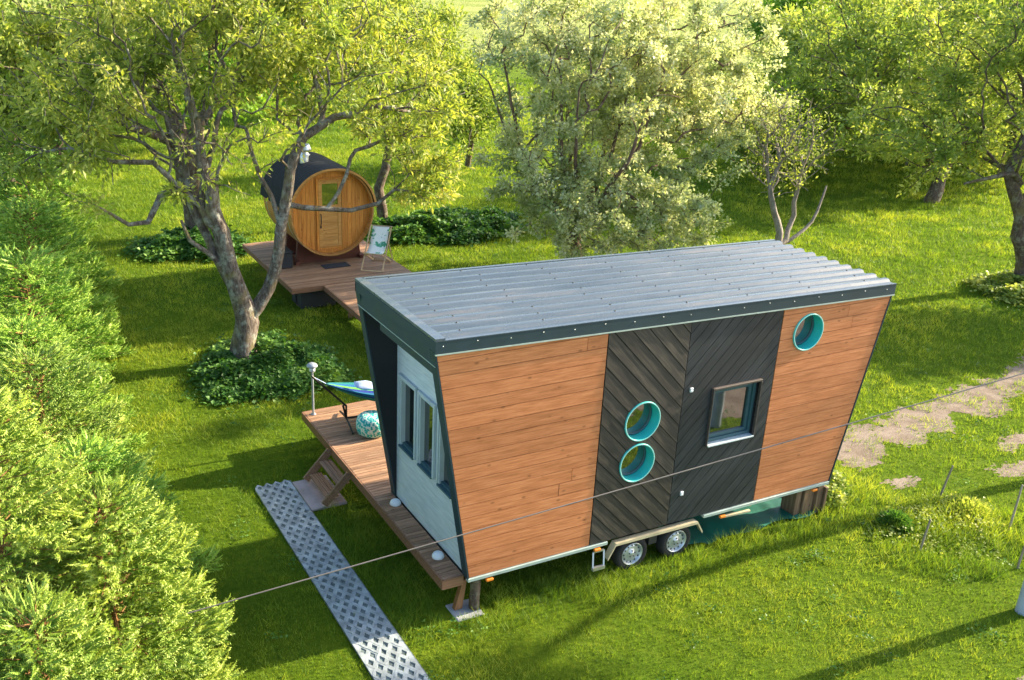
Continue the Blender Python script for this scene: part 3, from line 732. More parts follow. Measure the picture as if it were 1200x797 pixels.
# stairs: two treads between two sloping stringers
st = empty('wooden_stairs', (-.7, 3.9, G), 'two tread wooden stairs leading from the slab up to the deck', 'stairs')
for y in (3.50, 4.42):
    b = MB(); p0, p1 = Vector((-.83, y, G + .10)), Vector((-.375, y, -.07)); b.bar(p0, p1, .035, .13, up=(0, 0, 1)); b.build('stringer', M['stair_wood'], st)
for k, (x, z) in enumerate(((-.76, -.44), (-.57, -.23))):
    b = MB()
    for j in range(3): b.box((x + j * .075 - .02, 3.52, z - .028), (x + j * .075 + .048, 4.40, z), bev=.004)
    b.build('tread', M['stair_wood'], st)

# dome lamps on the strip
for i, (x, y) in enumerate(((-.12, 2.20), (-.16, .62))):
    b = MB(); b.lathe((x, y, 0), (0, 0, 1), [(0.0, .085), (.01, .09), (.03, .088), (.06, .072), (.08, .045), (.088, .015), (.089, 0)], 24)
    o = b.build('dome_lamp', M['white_plastic'])
    tag(o, ['white dome lamp on the deck strip, the one farther from the deck end', 'white dome lamp on the deck strip, the one nearest the open deck end'][i], 'lamp', 'dome lamps along the porch wall')

# bollard lamp at the deck corner
bl = empty('bollard_lamp', (-.20, 5.76, 0), 'slim grey post lamp with a wide cap at the far left deck corner', 'lamp')
b = MB(); b.tube([(-.20, 5.76, -.004), (-.20, 5.76, .86)], .021, 12); b.lathe((-.20, 5.76, 0), (0, 0, 1), [(0, .05), (.012, .05), (.014, .03)], 14); b.build('post', M['grey_metal'], bl)
b = MB(); b.lathe((-.20, 5.76, .86), (0, 0, 1), [(0, .03), (.01, .055), (.08, .055), (.085, .03)], 16); b.build('lamp_shade', M['white_plastic'], bl)
b = MB(); b.lathe((-.20, 5.76, .94), (0, 0, 1), [(0, .03), (.02, .10), (.035, .105), (.06, .09), (.085, .05), (.088, 0)], 20); b.build('cap', M['grey_metal'], bl)

# hammock on its black stand
hs = empty('hammock_stand', (1.7, 5.0, 0), 'black steel hammock stand on the deck', 'hammock stand')
HA, HB = Vector((-.40, 5.22, 1.02)), Vector((3.2, 4.75, 1.02))
for sgn, tip in ((1, HA), (-1, HB)):
    d = Vector((1, -.13, 0)).normalized() * sgn
    j = Vector((tip.x, tip.y, 0)) + d * .62; j.z = .36
    b = MB(); b.tube([tip, tip.lerp(j, .5), j], .02, 10); b.build('arm', M['black_metal'], hs)
    b = MB(); pf = Vector((-d.y, d.x, 0)); b.tube([j + Vector((0, 0, .02)) - d * .06, Vector((j.x, j.y, .10)), Vector((j.x, j.y, .10)) + pf * .0], .02, 10)
    b.tube([Vector((j.x, j.y, .03)) + pf * .48, Vector((j.x, j.y, .07)) + pf * .3, Vector((j.x, j.y, .12)), Vector((j.x, j.y, .07)) - pf * .3, Vector((j.x, j.y, .03)) - pf * .48], .02, 10)
    b.tube([Vector((j.x, j.y, .36)), Vector((j.x, j.y, .10))], .018, 10); b.build('foot', M['black_metal'], hs)
b = MB(); b.tube([Vector((.2, 5.14, .12)), Vector((2.6, 4.83, .12))], .02, 10); b.build('rail', M['black_metal'], hs)
# cloth
nu, nv = 40, 22; V = []; F = []; ac = []
dv = (HB - HA); ln = dv.length; dvn = dv.normalized(); pf = Vector((-dvn.y, dvn.x, 0))
for i in range(nu + 1):
    t = i / nu; s_ = .07 + .86 * t
    wd = .62 * math.sin(PI * min(1, max(0, t))) ** .8 + .02; sag = -.78 * (1 - (2 * s_ - 1) ** 2)
    for j in range(nv + 1):
        q = j / nv * 2 - 1
        p = HA + dv * s_ + pf * (q * wd * .62) + Vector((0, 0, sag * .9 + .42 * q * q * wd + .01 * math.sin(q * 30 + t * 4) * math.sin(PI * t)))
        V.append(p); ac.append(j / nv)
for i in range(nu):
    for j in range(nv): F.append((i * (nv + 1) + j, (i + 1) * (nv + 1) + j, (i + 1) * (nv + 1) + j + 1, i * (nv + 1) + j + 1))
b = MB(); b.add(V, F, 0, None, True)
hm = empty('hammock', (1.4, 5.0, 0), 'blue and green striped hammock slung between the stand tips', 'hammock')
cl = b.build('cloth', M['hammock'], hm)
at_ = cl.data.attributes.new('across', 'FLOAT', 'POINT'); at_.data.foreach_set('value', ac)
so = cl.modifiers.new('thick', 'SOLIDIFY'); so.thickness = .006
for tip, t0, i0 in ((HA, .07, 0), (HB, .93, nu)):
    b = MB()
    for j in range(0, nv + 1, 3): b.tube([tip, V[i0 * (nv + 1) + j]], .006, 5)
    b.build('suspension_cord', M['pillow'], hm)
def pillow(name, c, size, mat, label, rz=0.0):
    b = MB(); nu_, nv_ = 16, 12; V = []
    for i in range(nu_ + 1):
        for j in range(nv_ + 1):
            pass
    bm = bmesh.new(); bmesh.ops.create_cube(bm, size=2); bmesh.ops.subdivide_edges(bm, edges=bm.edges[:], cuts=5, use_grid_fill=True)
    for v in bm.verts:
        x, y, z = v.co; e = (1 - .95 * x * x) * (1 - .95 * y * y); x *= 1 - .12 * y * y; y *= 1 - .12 * x * x; v.co = Vector((x * size[0], y * size[1], z * size[2] * max(.06, e)))
    me = bpy.data.meshes.new(name); bm.to_mesh(me); bm.free()
    for p in me.polygons: p.use_smooth = True
    me.materials.append(mat); o = bpy.data.objects.new(name, me); link(o); o.location = c; o.rotation_euler = (R(4), R(10), rz)
    return tag(o, label, 'pillow')
pillow('pillow', tuple(HA + dv * .27 + Vector((0, 0, -.30))), (.21, .14, .085), M['pillow'], 'pale blue and white pillow lying in the hammock', R(-8))
# pouf
b = MB(); b.lathe((.50, 4.62, 0), (0, 0, 1), [(.0, .001), (.0, .22), (.03, .26), (.12, .285), (.22, .285), (.30, .265), (.345, .22), (.36, .12), (.355, .001)], 40)
tag(b.build('pouf', M['knit']), 'round turquoise and cream patterned pouf on the deck', 'pouf')

# ------------------------------------------------------------------ barrel sauna
sx, sz, sr, sy0, sy1 = 3.50, 1.42, 1.18, 14.62, 16.9
sa = empty('barrel_sauna', (sx, 15.7, 0), 'round wooden barrel sauna with black shingled roof', 'sauna')
b = MB(); ns = 52
for k in range(ns):
    a0, a1 = 2 * PI * k / ns, 2 * PI * (k + .965) / ns
    vs_ = [(sx + rr * math.cos(a), y, sz + rr * math.sin(a)) for y in (sy0 - .17, sy1) for rr, a in ((sr, a0), (sr, a1), (sr - .045, a1), (sr - .045, a0))]
    b.add(vs_, [(0, 1, 2, 3), (7, 6, 5, 4), (0, 4, 5, 1), (1, 5, 6, 2), (2, 6, 7, 3), (3, 7, 4, 0)])
b.build('barrel', M['sauna_stave'], sa)
circ = [(sx + (sr - .047) * math.cos(2 * PI * k / 64), sz + (sr - .047) * math.sin(2 * PI * k / 64)) for k in range(64)]
dxa, dxb, dza, dzb = sx - .42, sx + .36, .40, 2.36      # door zone
b = MB()
def staves(b, poly):
    x = sx - sr
    while x < sx + sr:
        p = clip(clip(poly, (1, 0), x + .118), (-1, 0), -x); p = inset(p, .003) if len(p) > 2 else p
        if len(p) > 2: b.prism(p, sy0, sy0 + .045)
        x += .118
for pol in (clip(circ, (1, 0), dxa), clip(circ, (-1, 0), -dxb), clip(clip(clip(circ, (1, 0), dxb), (-1, 0), -dxa), (0, -1), -dzb), clip(clip(clip(circ, (1, 0), dxb), (-1, 0), -dxa), (0, 1), dza)):
    if len(pol) > 2: staves(b, pol)
b.build('front_wall', M['sauna_wood'], sa)
b = MB(); b.prism(circ, sy1 - .12, sy1 - .07); b.build('rear_wall', M['sauna_wood'], sa)
b = MB(); y0 = sy0 - .03; tw = .06
b.box((dxa, y0, dza), (dxa + tw, sy0 + .05, dzb), bev=.005); b.box((dxb - tw, y0, dza), (dxb, sy0 + .05, dzb), bev=.005); b.box((dxa + tw, y0, dzb - tw), (dxb - tw, sy0 + .05, dzb), bev=.005); b.box((dxa + tw, y0, dza), (dxb - tw, sy0 + .05, dza + tw), bev=.005)
dr = b.build('door_frame', M['sauna_wood'], sa)
b = MB(); xa2, xb2, za2, zb2 = dxa + tw + .006, dxb - tw - .006, dza + tw + .006, dzb - tw - .006
st_ = .10; wz0_, wz1_ = zb2 - .68, zb2 - .10
b.box((xa2, sy0 - .018, za2), (xa2 + st_, sy0 + .02, zb2), bev=.004); b.box((xb2 - st_, sy0 - .018, za2), (xb2, sy0 + .02, zb2), bev=.004)
b.box((xa2 + st_, sy0 - .018, wz1_), (xb2 - st_, sy0 + .02, zb2), bev=.004); b.box((xa2 + st_, sy0 - .018, wz0_ - .1), (xb2 - st_, sy0 + .02, wz0_), bev=.004); b.box((xa2 + st_, sy0 - .018, za2), (xb2 - st_, sy0 + .02, za2 + .08), bev=.004)
z = za2 + .08
while z < wz0_ - .11: b.box((xa2 + st_, sy0 - .004, z), (xb2 - st_, sy0 + .016, min(z + .092, wz0_ - .1)), bev=.003); z += .096
door = b.build('door', M['sauna_door'], sa)
b = MB(); b.box((xa2 + st_, sy0, wz0_), (xb2 - st_, sy0 + .01, wz1_)); sub(b, 'pane', M['glass'], door)
b = MB(); b.tube([(xa2 + .05, sy0 - .02, 1.10), (xa2 + .05, sy0 - .065, 1.13), (xa2 + .05, sy0 - .065, 1.36), (xa2 + .05, sy0 - .02, 1.39)], .013, 8); b.box((xa2 + .03, sy0 - .025, 1.0), (xa2 + .07, sy0 - .018, 1.08)); sub(b, 'handle', M['black_metal'], door)
# steel bands
b = MB()
for y in (sy0 + .12, sy1 - .3):
    b.lathe((sx, y, sz), (0, 1, 0), [(0, sr + .001), (0, sr + .007), (.05, sr + .007), (.05, sr + .001)], 64)
b.build('steel_band', M['steel'], sa)
# shingle roof: shallow gabled arc over the upper barrel, timber trim at the front edge
b = MB(); pr = []
for k in range(25):
    a = R(4 + 172 * k / 24); rr = sr + .03 + .05 * abs(math.cos(a)) ; pr.append((rr * math.cos(a), rr * math.sin(a)))
rows = 16
ysr = np.linspace(sy0 - .21, sy1 + .06, rows + 1)
for j in range(rows):
    V = [(sx + x * (1 + (.004 if e == 0 else 0)), ysr[j + e], sz + z * (1 + (.004 if e == 0 else 0))) for e in (0, 1) for x, z in pr]; n = len(pr)
    for k in range(n - 1): b.add([V[k], V[k + 1], V[n + k + 1], V[n + k]], [(0, 3, 2, 1)])
rf = b.build('roof', M['shingle'], sa); so = rf.modifiers.new('thick', 'SOLIDIFY'); so.thickness = .022
b = MB(); V = []
for e in (0, 1):
    for x, z in pr:
        for s2 in (1.0, .955): V.append((sx + x * s2, sy0 - .225 + e * .03, sz + z * s2))
n = len(pr) * 2
F = []
for k in range(len(pr) - 1):
    a, c, d, e = 2 * k, 2 * k + 1, 2 * k + 3, 2 * k + 2
    F += [(a, e, d, c), (n + a, n + c, n + d, n + e), (a, n + a, n + e, e), (c, d, n + d, n + c)]
b.add(V, F); b.build('roof_trim', M['sauna_door'], sa)
b = MB(); cxx, cyy = sx - .34, sy0 + 1.1
b.lathe((cxx, cyy, sz + sr - .05), (0, 0, 1), [(0, .12), (.28, .12), (.30, .10), (.36, .10), (.36, .20), (.39, .20), (.52, .15), (.54, .05), (.54, 0)], 24)
b.lathe((cxx, cyy, sz + sr + .18), (0, 0, 1), [(0, .16), (.02, .16), (.02, .121)], 24); b.build('chimney', M['steel'], sa)
b = MB()
for y in (sy0 + .25, (sy0 + sy1) / 2, sy1 - .4):
    pl = [(sx - .95, .0), (sx + .95, .0)] + [(sx + (sr + .002) * math.sin(R(a)), sz - (sr + .002) * math.cos(R(a))) for a in range(48, -49, -8)]
    b.prism(pl, y, y + .10)
b.box((sx - 1.0, sy0 + .1, .0), (sx - .88, sy1 - .2, .10)); b.box((sx + .88, sy0 + .1, .0), (sx + 1.0, sy1 - .2, .10)); b.build('cradle', M['cradle'], sa)
b = MB(); b.box((3.12, 14.12, .003), (3.86, 14.5, .02), bev=.006); tag(b.build('doormat', M['mat_dark']), 'dark doormat in front of the sauna door', 'doormat')
b = MB(); b.box((2.02, 14.55, .003), (2.36, 15.05, .42), bev=.02); b.box((2.0, 14.53, .42), (2.38, 15.07, .46), bev=.015); tag(b.build('charcoal_box', M['black_box']), 'tall charcoal box left of the sauna on its deck', 'box')

# sling chair
ch = empty('deck_chair', (4.45, 13.9, 0), 'folding wooden sling chair with white and green leaf print beside the sauna', 'deck chair', rz=0)
o = Vector((4.52, 13.85, 0)); fx = Vector((-.62, -.78, 0)).normalized(); sd_ = Vector((-fx.y, fx.x, 0))    # fx = facing direction
P = lambda a, s, z: o + fx * a + sd_ * s + Vector((0, 0, z))
for s in (-.29, .29):
    b = MB(); b.bar(P(.55, s, .02), P(-.42, s, 1.02), .045, .025, up=sd_); b.build('frame', M['pale_wood'], ch)
    b = MB(); b.bar(P(-.50, s * .86, .02), P(.42, s * .86, .46), .045, .025, up=sd_); b.build('leg', M['pale_wood'], ch)
    b = MB(); b.bar(P(-.62, s * .95, .02), P(-.12, s * .95, .68), .035, .02, up=sd_); b.build('prop', M['pale_wood'], ch)
b = MB()
for a, z, h in ((.55, .03, .30), (-.42, 1.02, .31), (-.5, .03, .27), (.42, .46, .27), (-.62, .03, .29)): b.tube([P(a, -h, z), P(a, h, z)], .014, 8)
b.build('crossbar', M['pale_wood'], ch)
V = []; nn = 18
for i in range(nn + 1):
    t = i / nn; a = -.42 + .84 * t; z = 1.02 - .56 * t - .22 * math.sin(PI * t) ** 1.0
    for s in (-.235, -.1, .1, .235): V.append(P(a, s, z - .015 * (abs(s) < .2)))
b = MB(); b.add(V, [(i * 4 + j, i * 4 + j + 1, i * 4 + j + 5, i * 4 + j + 4) for i in range(nn) for j in range(3)], 0, None, True)
c_ = b.build('sling', M['leafprint'], ch); so = c_.modifiers.new('thick', 'SOLIDIFY'); so.thickness = .004

# ------------------------------------------------------------------ pole, cable, stakes
b = MB(); px_, py_ = 7.36, -3.22
b.tube([(px_, py_, G - .1), (px_, py_, G + 1), (px_ + .01, py_, 3.0), (px_ + .02, py_, 5.6)], [.115, .108, .095, .08], 20)
up = tag(b.build('utility_pole', M['pole_concrete']), 'pale grey pole standing in the grass at the right edge', 'pole')
pa, pb = (7.36, -3.12), (-5.2, -1.2)
co = (0.00020, 0.15083, 2.20396)        # sag of the cable between the pole and its far support
xsw = np.linspace(-9.5, px_ - .05, 40); cabp = [(x, pa[1] + (x - pa[0]) * (pb[1] - pa[1]) / (pb[0] - pa[0]), float(np.polyval(co, x))) for x in xsw]
b = MB(); b.tube(cabp, .0075, 6); tag(b.build('overhead_cable', M['wire']), 'thin grey overhead cable sagging across the front of the house', 'cable')
for i, (x, y, h, tx, ty, lab) in enumerate(((9.05, -.45, .62, .10, -.04, 'thin pale stake standing farthest back, nearest the dirt track'), (7.32, -1.48, .55, .08, .0, 'short brown stake at the left of the weedy bed'), (9.2, -1.66, .80, .10, .04, 'tall pale stake near the right edge, beside the weedy bed'), (8.3, -2.45, .5, .04, .0, 'stake closest to the pale pole at the right edge'))):
    b = MB(); b.tube([(x, y, G - .05), (x + tx * .5, y + ty * .5, G + h * .5), (x + tx, y + ty, G + h)], [.02, .018, .016], 7); b.lathe((x + tx, y + ty, G + h - .004), (0, 0, 1), [(0, .0165), (.012, .012), (.014, 0)], 7)
    tag(b.build('garden_stake', M['stake_wood']), lab, 'stake', 'stakes marking the garden bed')

# ------------------------------------------------------------------ vegetation
def norm(a): return a / np.maximum(np.linalg.norm(a, axis=-1, keepdims=True), 1e-9)
def leaves_mesh(name, P, D, size, asp, r, mat, parent, rg, droop=0.0, upb=.5):
    """rhombic folded leaves at points P pointing along D"""
    n = len(P); D = norm(D); up = norm(rg.normal(size=(n, 3)) + np.array([0, 0, upb]))
    S = norm(np.cross(D, up)); Nn = np.cross(S, D); l = size[:, None]
    v0 = P; v2 = P + D * l; mid = P + D * l * .45
    v1 = mid + S * l * asp / 2 + Nn * l * .08; v3 = mid - S * l * asp / 2 + Nn * l * .08
    V = np.stack([v0, v1, v2, v3], 1).reshape(-1, 3); F = np.arange(n * 4).reshape(n, 4)
    return fastmesh(name, V, F, r, mat, parent)

def skeleton(limbs, targets, rg, bf=.35, step=.35, rtip=.006, rexp=2.3, curve=.25, up=0.0):
    """limbs: list of (list of (x,y,z,r)); the first starts on the ground, the others at a point of an earlier limb"""
    pos = []; par = []; fixed = []
    def nearest(p): return int(np.argmin([(q[0] - p[0]) ** 2 + (q[1] - p[1]) ** 2 + (q[2] - p[2]) ** 2 for q in pos]))
    for li, lm in enumerate(limbs):
        cur = None if not pos else nearest(lm[0][:3])
        if cur is None: pos.append(lm[0][:3]); par.append(-1); fixed.append(lm[0][3]); cur = 0
        for k in range(1, len(lm)):
            p, q = np.array(lm[k - 1]), np.array(lm[k]); n = max(1, int(np.linalg.norm(q[:3] - p[:3]) / step))
            for j in range(1, n + 1):
                t = j / n; x = p + (q - p) * t
                jit = rg.normal(size=3) * min(.045, .012 + x[3] * .25) * (j < n)
                pos.append(tuple(x[:3] + jit)); par.append(cur); fixed.append(x[3]); cur = len(pos) - 1
    pos = np.array(pos); par = list(par); fixed = list(fixed)
    plen = np.zeros(len(pos))
    for i in range(1, len(pos)): plen[i] = plen[par[i]] + np.linalg.norm(pos[i] - pos[par[i]])
    cap_ = len(pos) + len(targets) * 40; Pn = np.zeros((cap_, 3)); Pn[:len(pos)] = pos; PL = np.zeros(cap_); PL[:len(pos)] = plen; n = len(pos)
    base = pos[0]; order = np.argsort(np.linalg.norm(targets - pos[len(pos) // 2], axis=1) + rg.normal(size=len(targets)) * .5)
    minz = pos[:, 2].min() + .8
    for ti in order:
        t = targets[ti]; d = np.linalg.norm(Pn[:n] - t, axis=1); cost = d + bf * PL[:n] + np.where(Pn[:n, 2] < minz, 5, 0); k = int(np.argmin(cost))
        a = Pn[k].copy(); dist = d[k]
        if dist < .12: continue
        pd = Pn[k] - Pn[par[k]] if par[k] >= 0 else np.array([0, 0, 1.]); pd = pd / max(1e-6, np.linalg.norm(pd))
        m = min(38, max(2, int(dist / step) + 1)); c = a + (pd * .5 + norm(t - a) * .5) * dist * curve * 1.6 + rg.normal(size=3) * dist * .07 + np.array([0, 0, up * dist])
        cur = k
        for j in range(1, m + 1):
            s = j / m; x = (1 - s) ** 2 * a + 2 * s * (1 - s) * c + s * s * t + rg.normal(size=3) * .03 * (j < m)
            if n >= cap_: break
            Pn[n] = x; PL[n] = PL[cur] + np.linalg.norm(x - Pn[cur]); par.append(cur); fixed.append(0); cur = n; n += 1
    P = Pn[:n]; par = np.array(par); rad = np.zeros(n); acc = np.zeros(n)
    for i in range(n - 1, -1, -1):
        rr = max(rtip, acc[i] ** (1 / rexp)) if acc[i] > 0 else rtip
        rad[i] = max(fixed[i], rtip) if fixed[i] else rr
        if par[i] >= 0: acc[par[i]] += rr ** rexp
    for i in range(1, n): rad[i] = min(rad[i], rad[par[i]] * 1.0)
    return P, par, rad
def branch_mesh(name, P, par, rad, mat, parent, sides_of=lambda r: 10 if r > .07 else (6 if r > .025 else 4), flare=None, minr=0.0):
    n = len(P); ch = [[] for _ in range(n)]
    for i in range(1, n): ch[par[i]].append(i)
    main = np.full(n, -1)
    for i in range(n):
        if ch[i]: main[i] = max(ch[i], key=lambda c: rad[c])
    VV = []; FF = []; RR = []; nb = 0
    started = [(0, None)] ; stack = [(0, -1)]
    while stack:
        i, pr_ = stack.pop()
        chain = ([pr_] if pr_ >= 0 else []) + [i]; c = i
        while main[c] >= 0: c = main[c]; chain.append(c)
        for q in chain[(1 if pr_ >= 0 else 0):]:
            for k in ch[q]:
                if k != main[q]: stack.append((k, q))
        if len(chain) < 2: continue
        r0 = rad[chain[1]] if pr_ >= 0 else rad[chain[0]]
        if r0 < minr: continue
        sd = sides_of(r0); pts = P[chain]; rr = rad[chain].copy()
        if pr_ >= 0: rr[0] = rr[1]
        T = np.gradient(pts, axis=0); T = norm(T); u = None; ring = []
        ang = np.arange(sd) * 2 * PI / sd; ca, sa_ = np.cos(ang)[:, None], np.sin(ang)[:, None]
        for t, p, r in zip(T, pts, rr):
            if u is None: u = np.cross(t, [0, 0, 1.]); u = u if np.linalg.norm(u) > .05 else np.cross(t, [1., 0, 0])
            u = u - t * np.dot(u, t); u /= np.linalg.norm(u); w_ = np.cross(t, u); rj = r
            if sd >= 10: ring.append(p + (u * ca + w_ * sa_) * (rj * (1 + .10 * np.sin(ang * 3 + p[2] * 2.1) + .05 * np.sin(ang * 7 + p[2] * 5)))[:, None])
            else: ring.append(p + (u * ca + w_ * sa_) * rj)
        m = len(ring); VV.append(np.concatenate(ring)); i0 = np.arange(m - 1)[:, None] * sd; k = np.arange(sd)[None, :]
        f = np.stack([i0 + k, i0 + (k + 1) % sd, i0 + sd + (k + 1) % sd, i0 + sd + k], -1).reshape(-1, 4) + nb
        FF.append(f); RR.append(np.full(len(f), rng.random())); nb += m * sd
    return fastmesh(name, np.concatenate(VV), np.concatenate(FF), np.concatenate(RR), mat, parent, True)
def blob_points(blobs, n, rg, shell=.45):
    vol = np.array([b[3] * b[4] * b[5] for b in blobs]) ** .8; pick = rg.choice(len(blobs), n, p=vol / vol.sum())
    d = norm(rg.normal(size=(n, 3))); r = rg.random(n) ** shell
    B = np.array(blobs); P = B[pick, :3] + d * r[:, None] * B[pick, 3:6]
    return P
def tree(name, label, cat, limbs, blobs, nt_, nleaf, leaf, asp, lmat, bmat, seed, group=None, bf=.35, spread=.16, up=0.0, rtip=.006, thr=.014, step=.35, dens=None, upb=.5, shell=.45, zmin=None, droop=0.0, minr=0.0, bush=.62, bare=()):
    rg = np.random.default_rng(seed); base = limbs[0][0]
    t = empty(name, (base[0], base[1], G), label, cat, group)
    T = blob_points(blobs, nt_, rg, shell)
    if zmin is not None: T = T[T[:, 2] > zmin]
    P, par, rad = skeleton(limbs, T, rg, bf=bf, step=step, up=up, rtip=rtip)
    branch_mesh('trunk', P, par, rad, bmat, t, minr=minr)
    tw = np.where(rad < thr)[0]; tw = tw[par[tw] >= 0]
    # nodes near tips weigh more
    cw = rg.random(len(P)); leafy = rg.random(len(P)) < bush
    for i in range(len(P)-1, 0, -1):
        if rg.random() < .6: leafy[par[i]] = leafy[i]; cw[par[i]] = cw[i]     # clumps share tone and leafiness along a twig
    for bx in bare:
        q = ((P - np.array(bx[:3])) / np.array(bx[3:])); leafy &= ~(((q ** 2).sum(1) < 1) & (rg.random(len(P)) < .9))
    w_ = (1.15 - rad[tw] / thr) * np.where(leafy[tw], 1, .04); w_ = w_ / w_.sum()
    k = rg.choice(tw, nleaf, p=w_); s = rg.random(nleaf)[:, None]
    base_p = P[k] * (1 - s) + P[par[k]] * s
    off = rg.normal(size=(nleaf, 3)) * spread; Pl = base_p + off * np.array([1, 1, .8])
    D = off / spread * .6 + rg.normal(size=(nleaf, 3)) * .6 + norm(P[k] - P[par[k]]) * .5 + np.array([0, 0, -droop])
    r = np.clip(.5 + (cw[k] - .5) * .5 + rg.normal(size=nleaf) * .2, 0, 1)
    leaves_mesh('crown', Pl, D, leaf * rg.uniform(.65, 1.25, nleaf), asp, r, lmat, t, rg, upb=upb)
    return t
g0 = G - .1
# forked old tree in front (base 285,425)
tree('fork_trunk_tree', 'old forked grey tree with wide yellow green crown beside the porch deck', 'tree',
     [[(-.27, 10.2, g0, .40), (-.27, 10.2, G + .25, .31), (-.25, 10.2, -.1, .27), (-.18, 10.2, .3, .26), (-.22, 10.2, .6, .235), (-.36, 10.2, 1.2, .20), (-.52, 10.2, 1.9, .185), (-.78, 10.2, 2.9, .165), (-.90, 10.2, 3.7, .135), (-.95, 10.3, 4.7, .10), (-1.2, 10.5, 5.8, .06)],
      [(-.2, 10.2, .3, .17), (.12, 10.2, .62, .15), (.36, 10.2, 1.0, .14), (.52, 10.15, 1.45, .13), (.60, 10.1, 1.9, .125), (.66, 10.1, 2.4, .12), (.80, 10.1, 2.9, .12), (.93, 10.1, 3.6, .11), (1.25, 10.1, 4.3, .10), (1.9, 10.0, 4.7, .08), (2.8, 10.0, 4.9, .06), (3.7, 10.1, 4.7, .035)],
      [(-.36, 10.3, .9, .11), (-.62, 10.35, 1.6, .10), (-.88, 10.4, 2.3, .095), (-1.15, 10.4, 3.0, .085), (-1.2, 10.5, 3.9, .06), (-1.5, 10.6, 4.8, .04)],
      [(.80, 10.1, 2.8, .075), (1.2, 10.1, 2.78, .065), (1.7, 10.05, 2.72, .058), (2.3, 10.1, 2.62, .052), (2.95, 10.1, 2.72, .045), (3.35, 10.1, 3.0, .035), (3.7, 10.1, 3.3, .02)],
      [(.78, 10.1, 2.6, .06), (.3, 10.2, 3.5, .05), (.1, 10.4, 4.5, .04)],
      [(-.55, 10.2, 1.4, .065), (-.95, 10.15, 2.0, .055), (-1.3, 10.1, 2.3, .045), (-1.45, 10.1, 2.75, .03)],
      [(-.75, 10.2, 2.2, .09), (-1.0, 10.25, 3.0, .085), (-.75, 10.3, 3.9, .07), (-.4, 10.4, 4.9, .05)],
      [(-.95, 10.2, 3.2, .10), (-1.4, 10.2, 3.35, .085), (-1.78, 10.2, 3.3, .075), (-2.1, 10.2, 2.75, .06), (-2.5, 10.15, 2.75, .045), (-2.95, 10.1, 3.1, .03)],
      [(-1.4, 10.2, 3.35, .07), (-1.9, 10.2, 3.96, .06), (-2.6, 10.3, 4.0, .05), (-3.4, 10.4, 4.3, .03)]],
     [(-1.8, 11.4, 5.7, 2.9, 2.8, 1.7), (1.8, 10.6, 5.9, 3.2, 2.8, 1.7), (.2, 10.8, 7.2, 3.6, 3.0, 1.5), (3.9, 10.4, 4.4, 1.7, 1.8, 1.5), (4.2, 10.2, 3.4, 1.1, 1.4, 1.1), (-.8, 10.1, 4.2, 2.2, 1.6, 1.1), (-3.6, 10.8, 4.6, 1.6, 1.8, 1.4), (-.2, 9.6, 4.4, 1.6, 1.0, .8)],
     1150, 36000, .145, .42, M['walnut_leaf'], M['bark_grey'], 11, spread=.11, droop=.45, thr=.016, rtip=.009, shell=.6, bush=.55, bare=((-.7, 10.0, 3.9, 2.3, 2.0, 1.35), (1.2, 10, 4.0, 1.6, 1.6, .8)))
# second old tree just behind it (base 228,272)
tree('broad_trunk_tree', 'thick trunked tree standing behind the forked tree, left of the sauna', 'tree',
     [[(1.3, 20.9, g0, .5), (1.3, 20.9, G + .5, .40), (1.1, 20.9, G + 2.2, .36), (.9, 20.9, G + 3.3, .32), (.5, 20.9, G + 4.6, .2), (.3, 20.9, G + 6.2, .1)], [(1.0, 20.9, G + 3.0, .2), (2.2, 20.9, G + 4.3, .14), (3.4, 20.6, G + 5.6, .08)], [(1.0, 20.9, G + 2.9, .16), (-.5, 20.5, G + 3.6, .12), (-1.7, 20.4, G + 4.6, .06)]],
     [(.5, 21.5, 6.2, 4.4, 3.4, 2.6), (-3.2, 20.5, 5.6, 2.8, 2.6, 2.2), (3.8, 21.5, 5.6, 2.6, 2.6, 2.2)],
     480, 20000, .18, .45, M['walnut_leaf'], M['bark_dark'], 12, spread=.15, droop=.4, thr=.022, rtip=.012, step=.5, shell=.6, bush=.5)
# tree right of the sauna (trunk at 450,255)
tree('slender_tree', 'slender leaning tree just right of the sauna, mostly hidden by leaves', 'tree',
     [[(7.5, 20.3, g0, .2), (7.3, 20.3, G + 1.2, .16), (7.7, 20.3, G + 2.6, .13), (7.4, 20.3, G + 4.0, .1), (7.4, 20.3, G + 6, .05)]],
     [(6.9, 20.3, 5.2, 2.6, 2.4, 2.6), (5.4, 19.6, 6.0, 2.2, 2.0, 1.9), (8.6, 20.5, 6.2, 1.6, 1.8, 1.8), (9.3, 20.0, 4.6, 1.7, 1.8, 2.2)], 280, 15000, .16, .45, M['apple_leaf'], M['bark_dark'], 13, spread=.16, thr=.02, step=.5, rtip=.009, bush=.55)
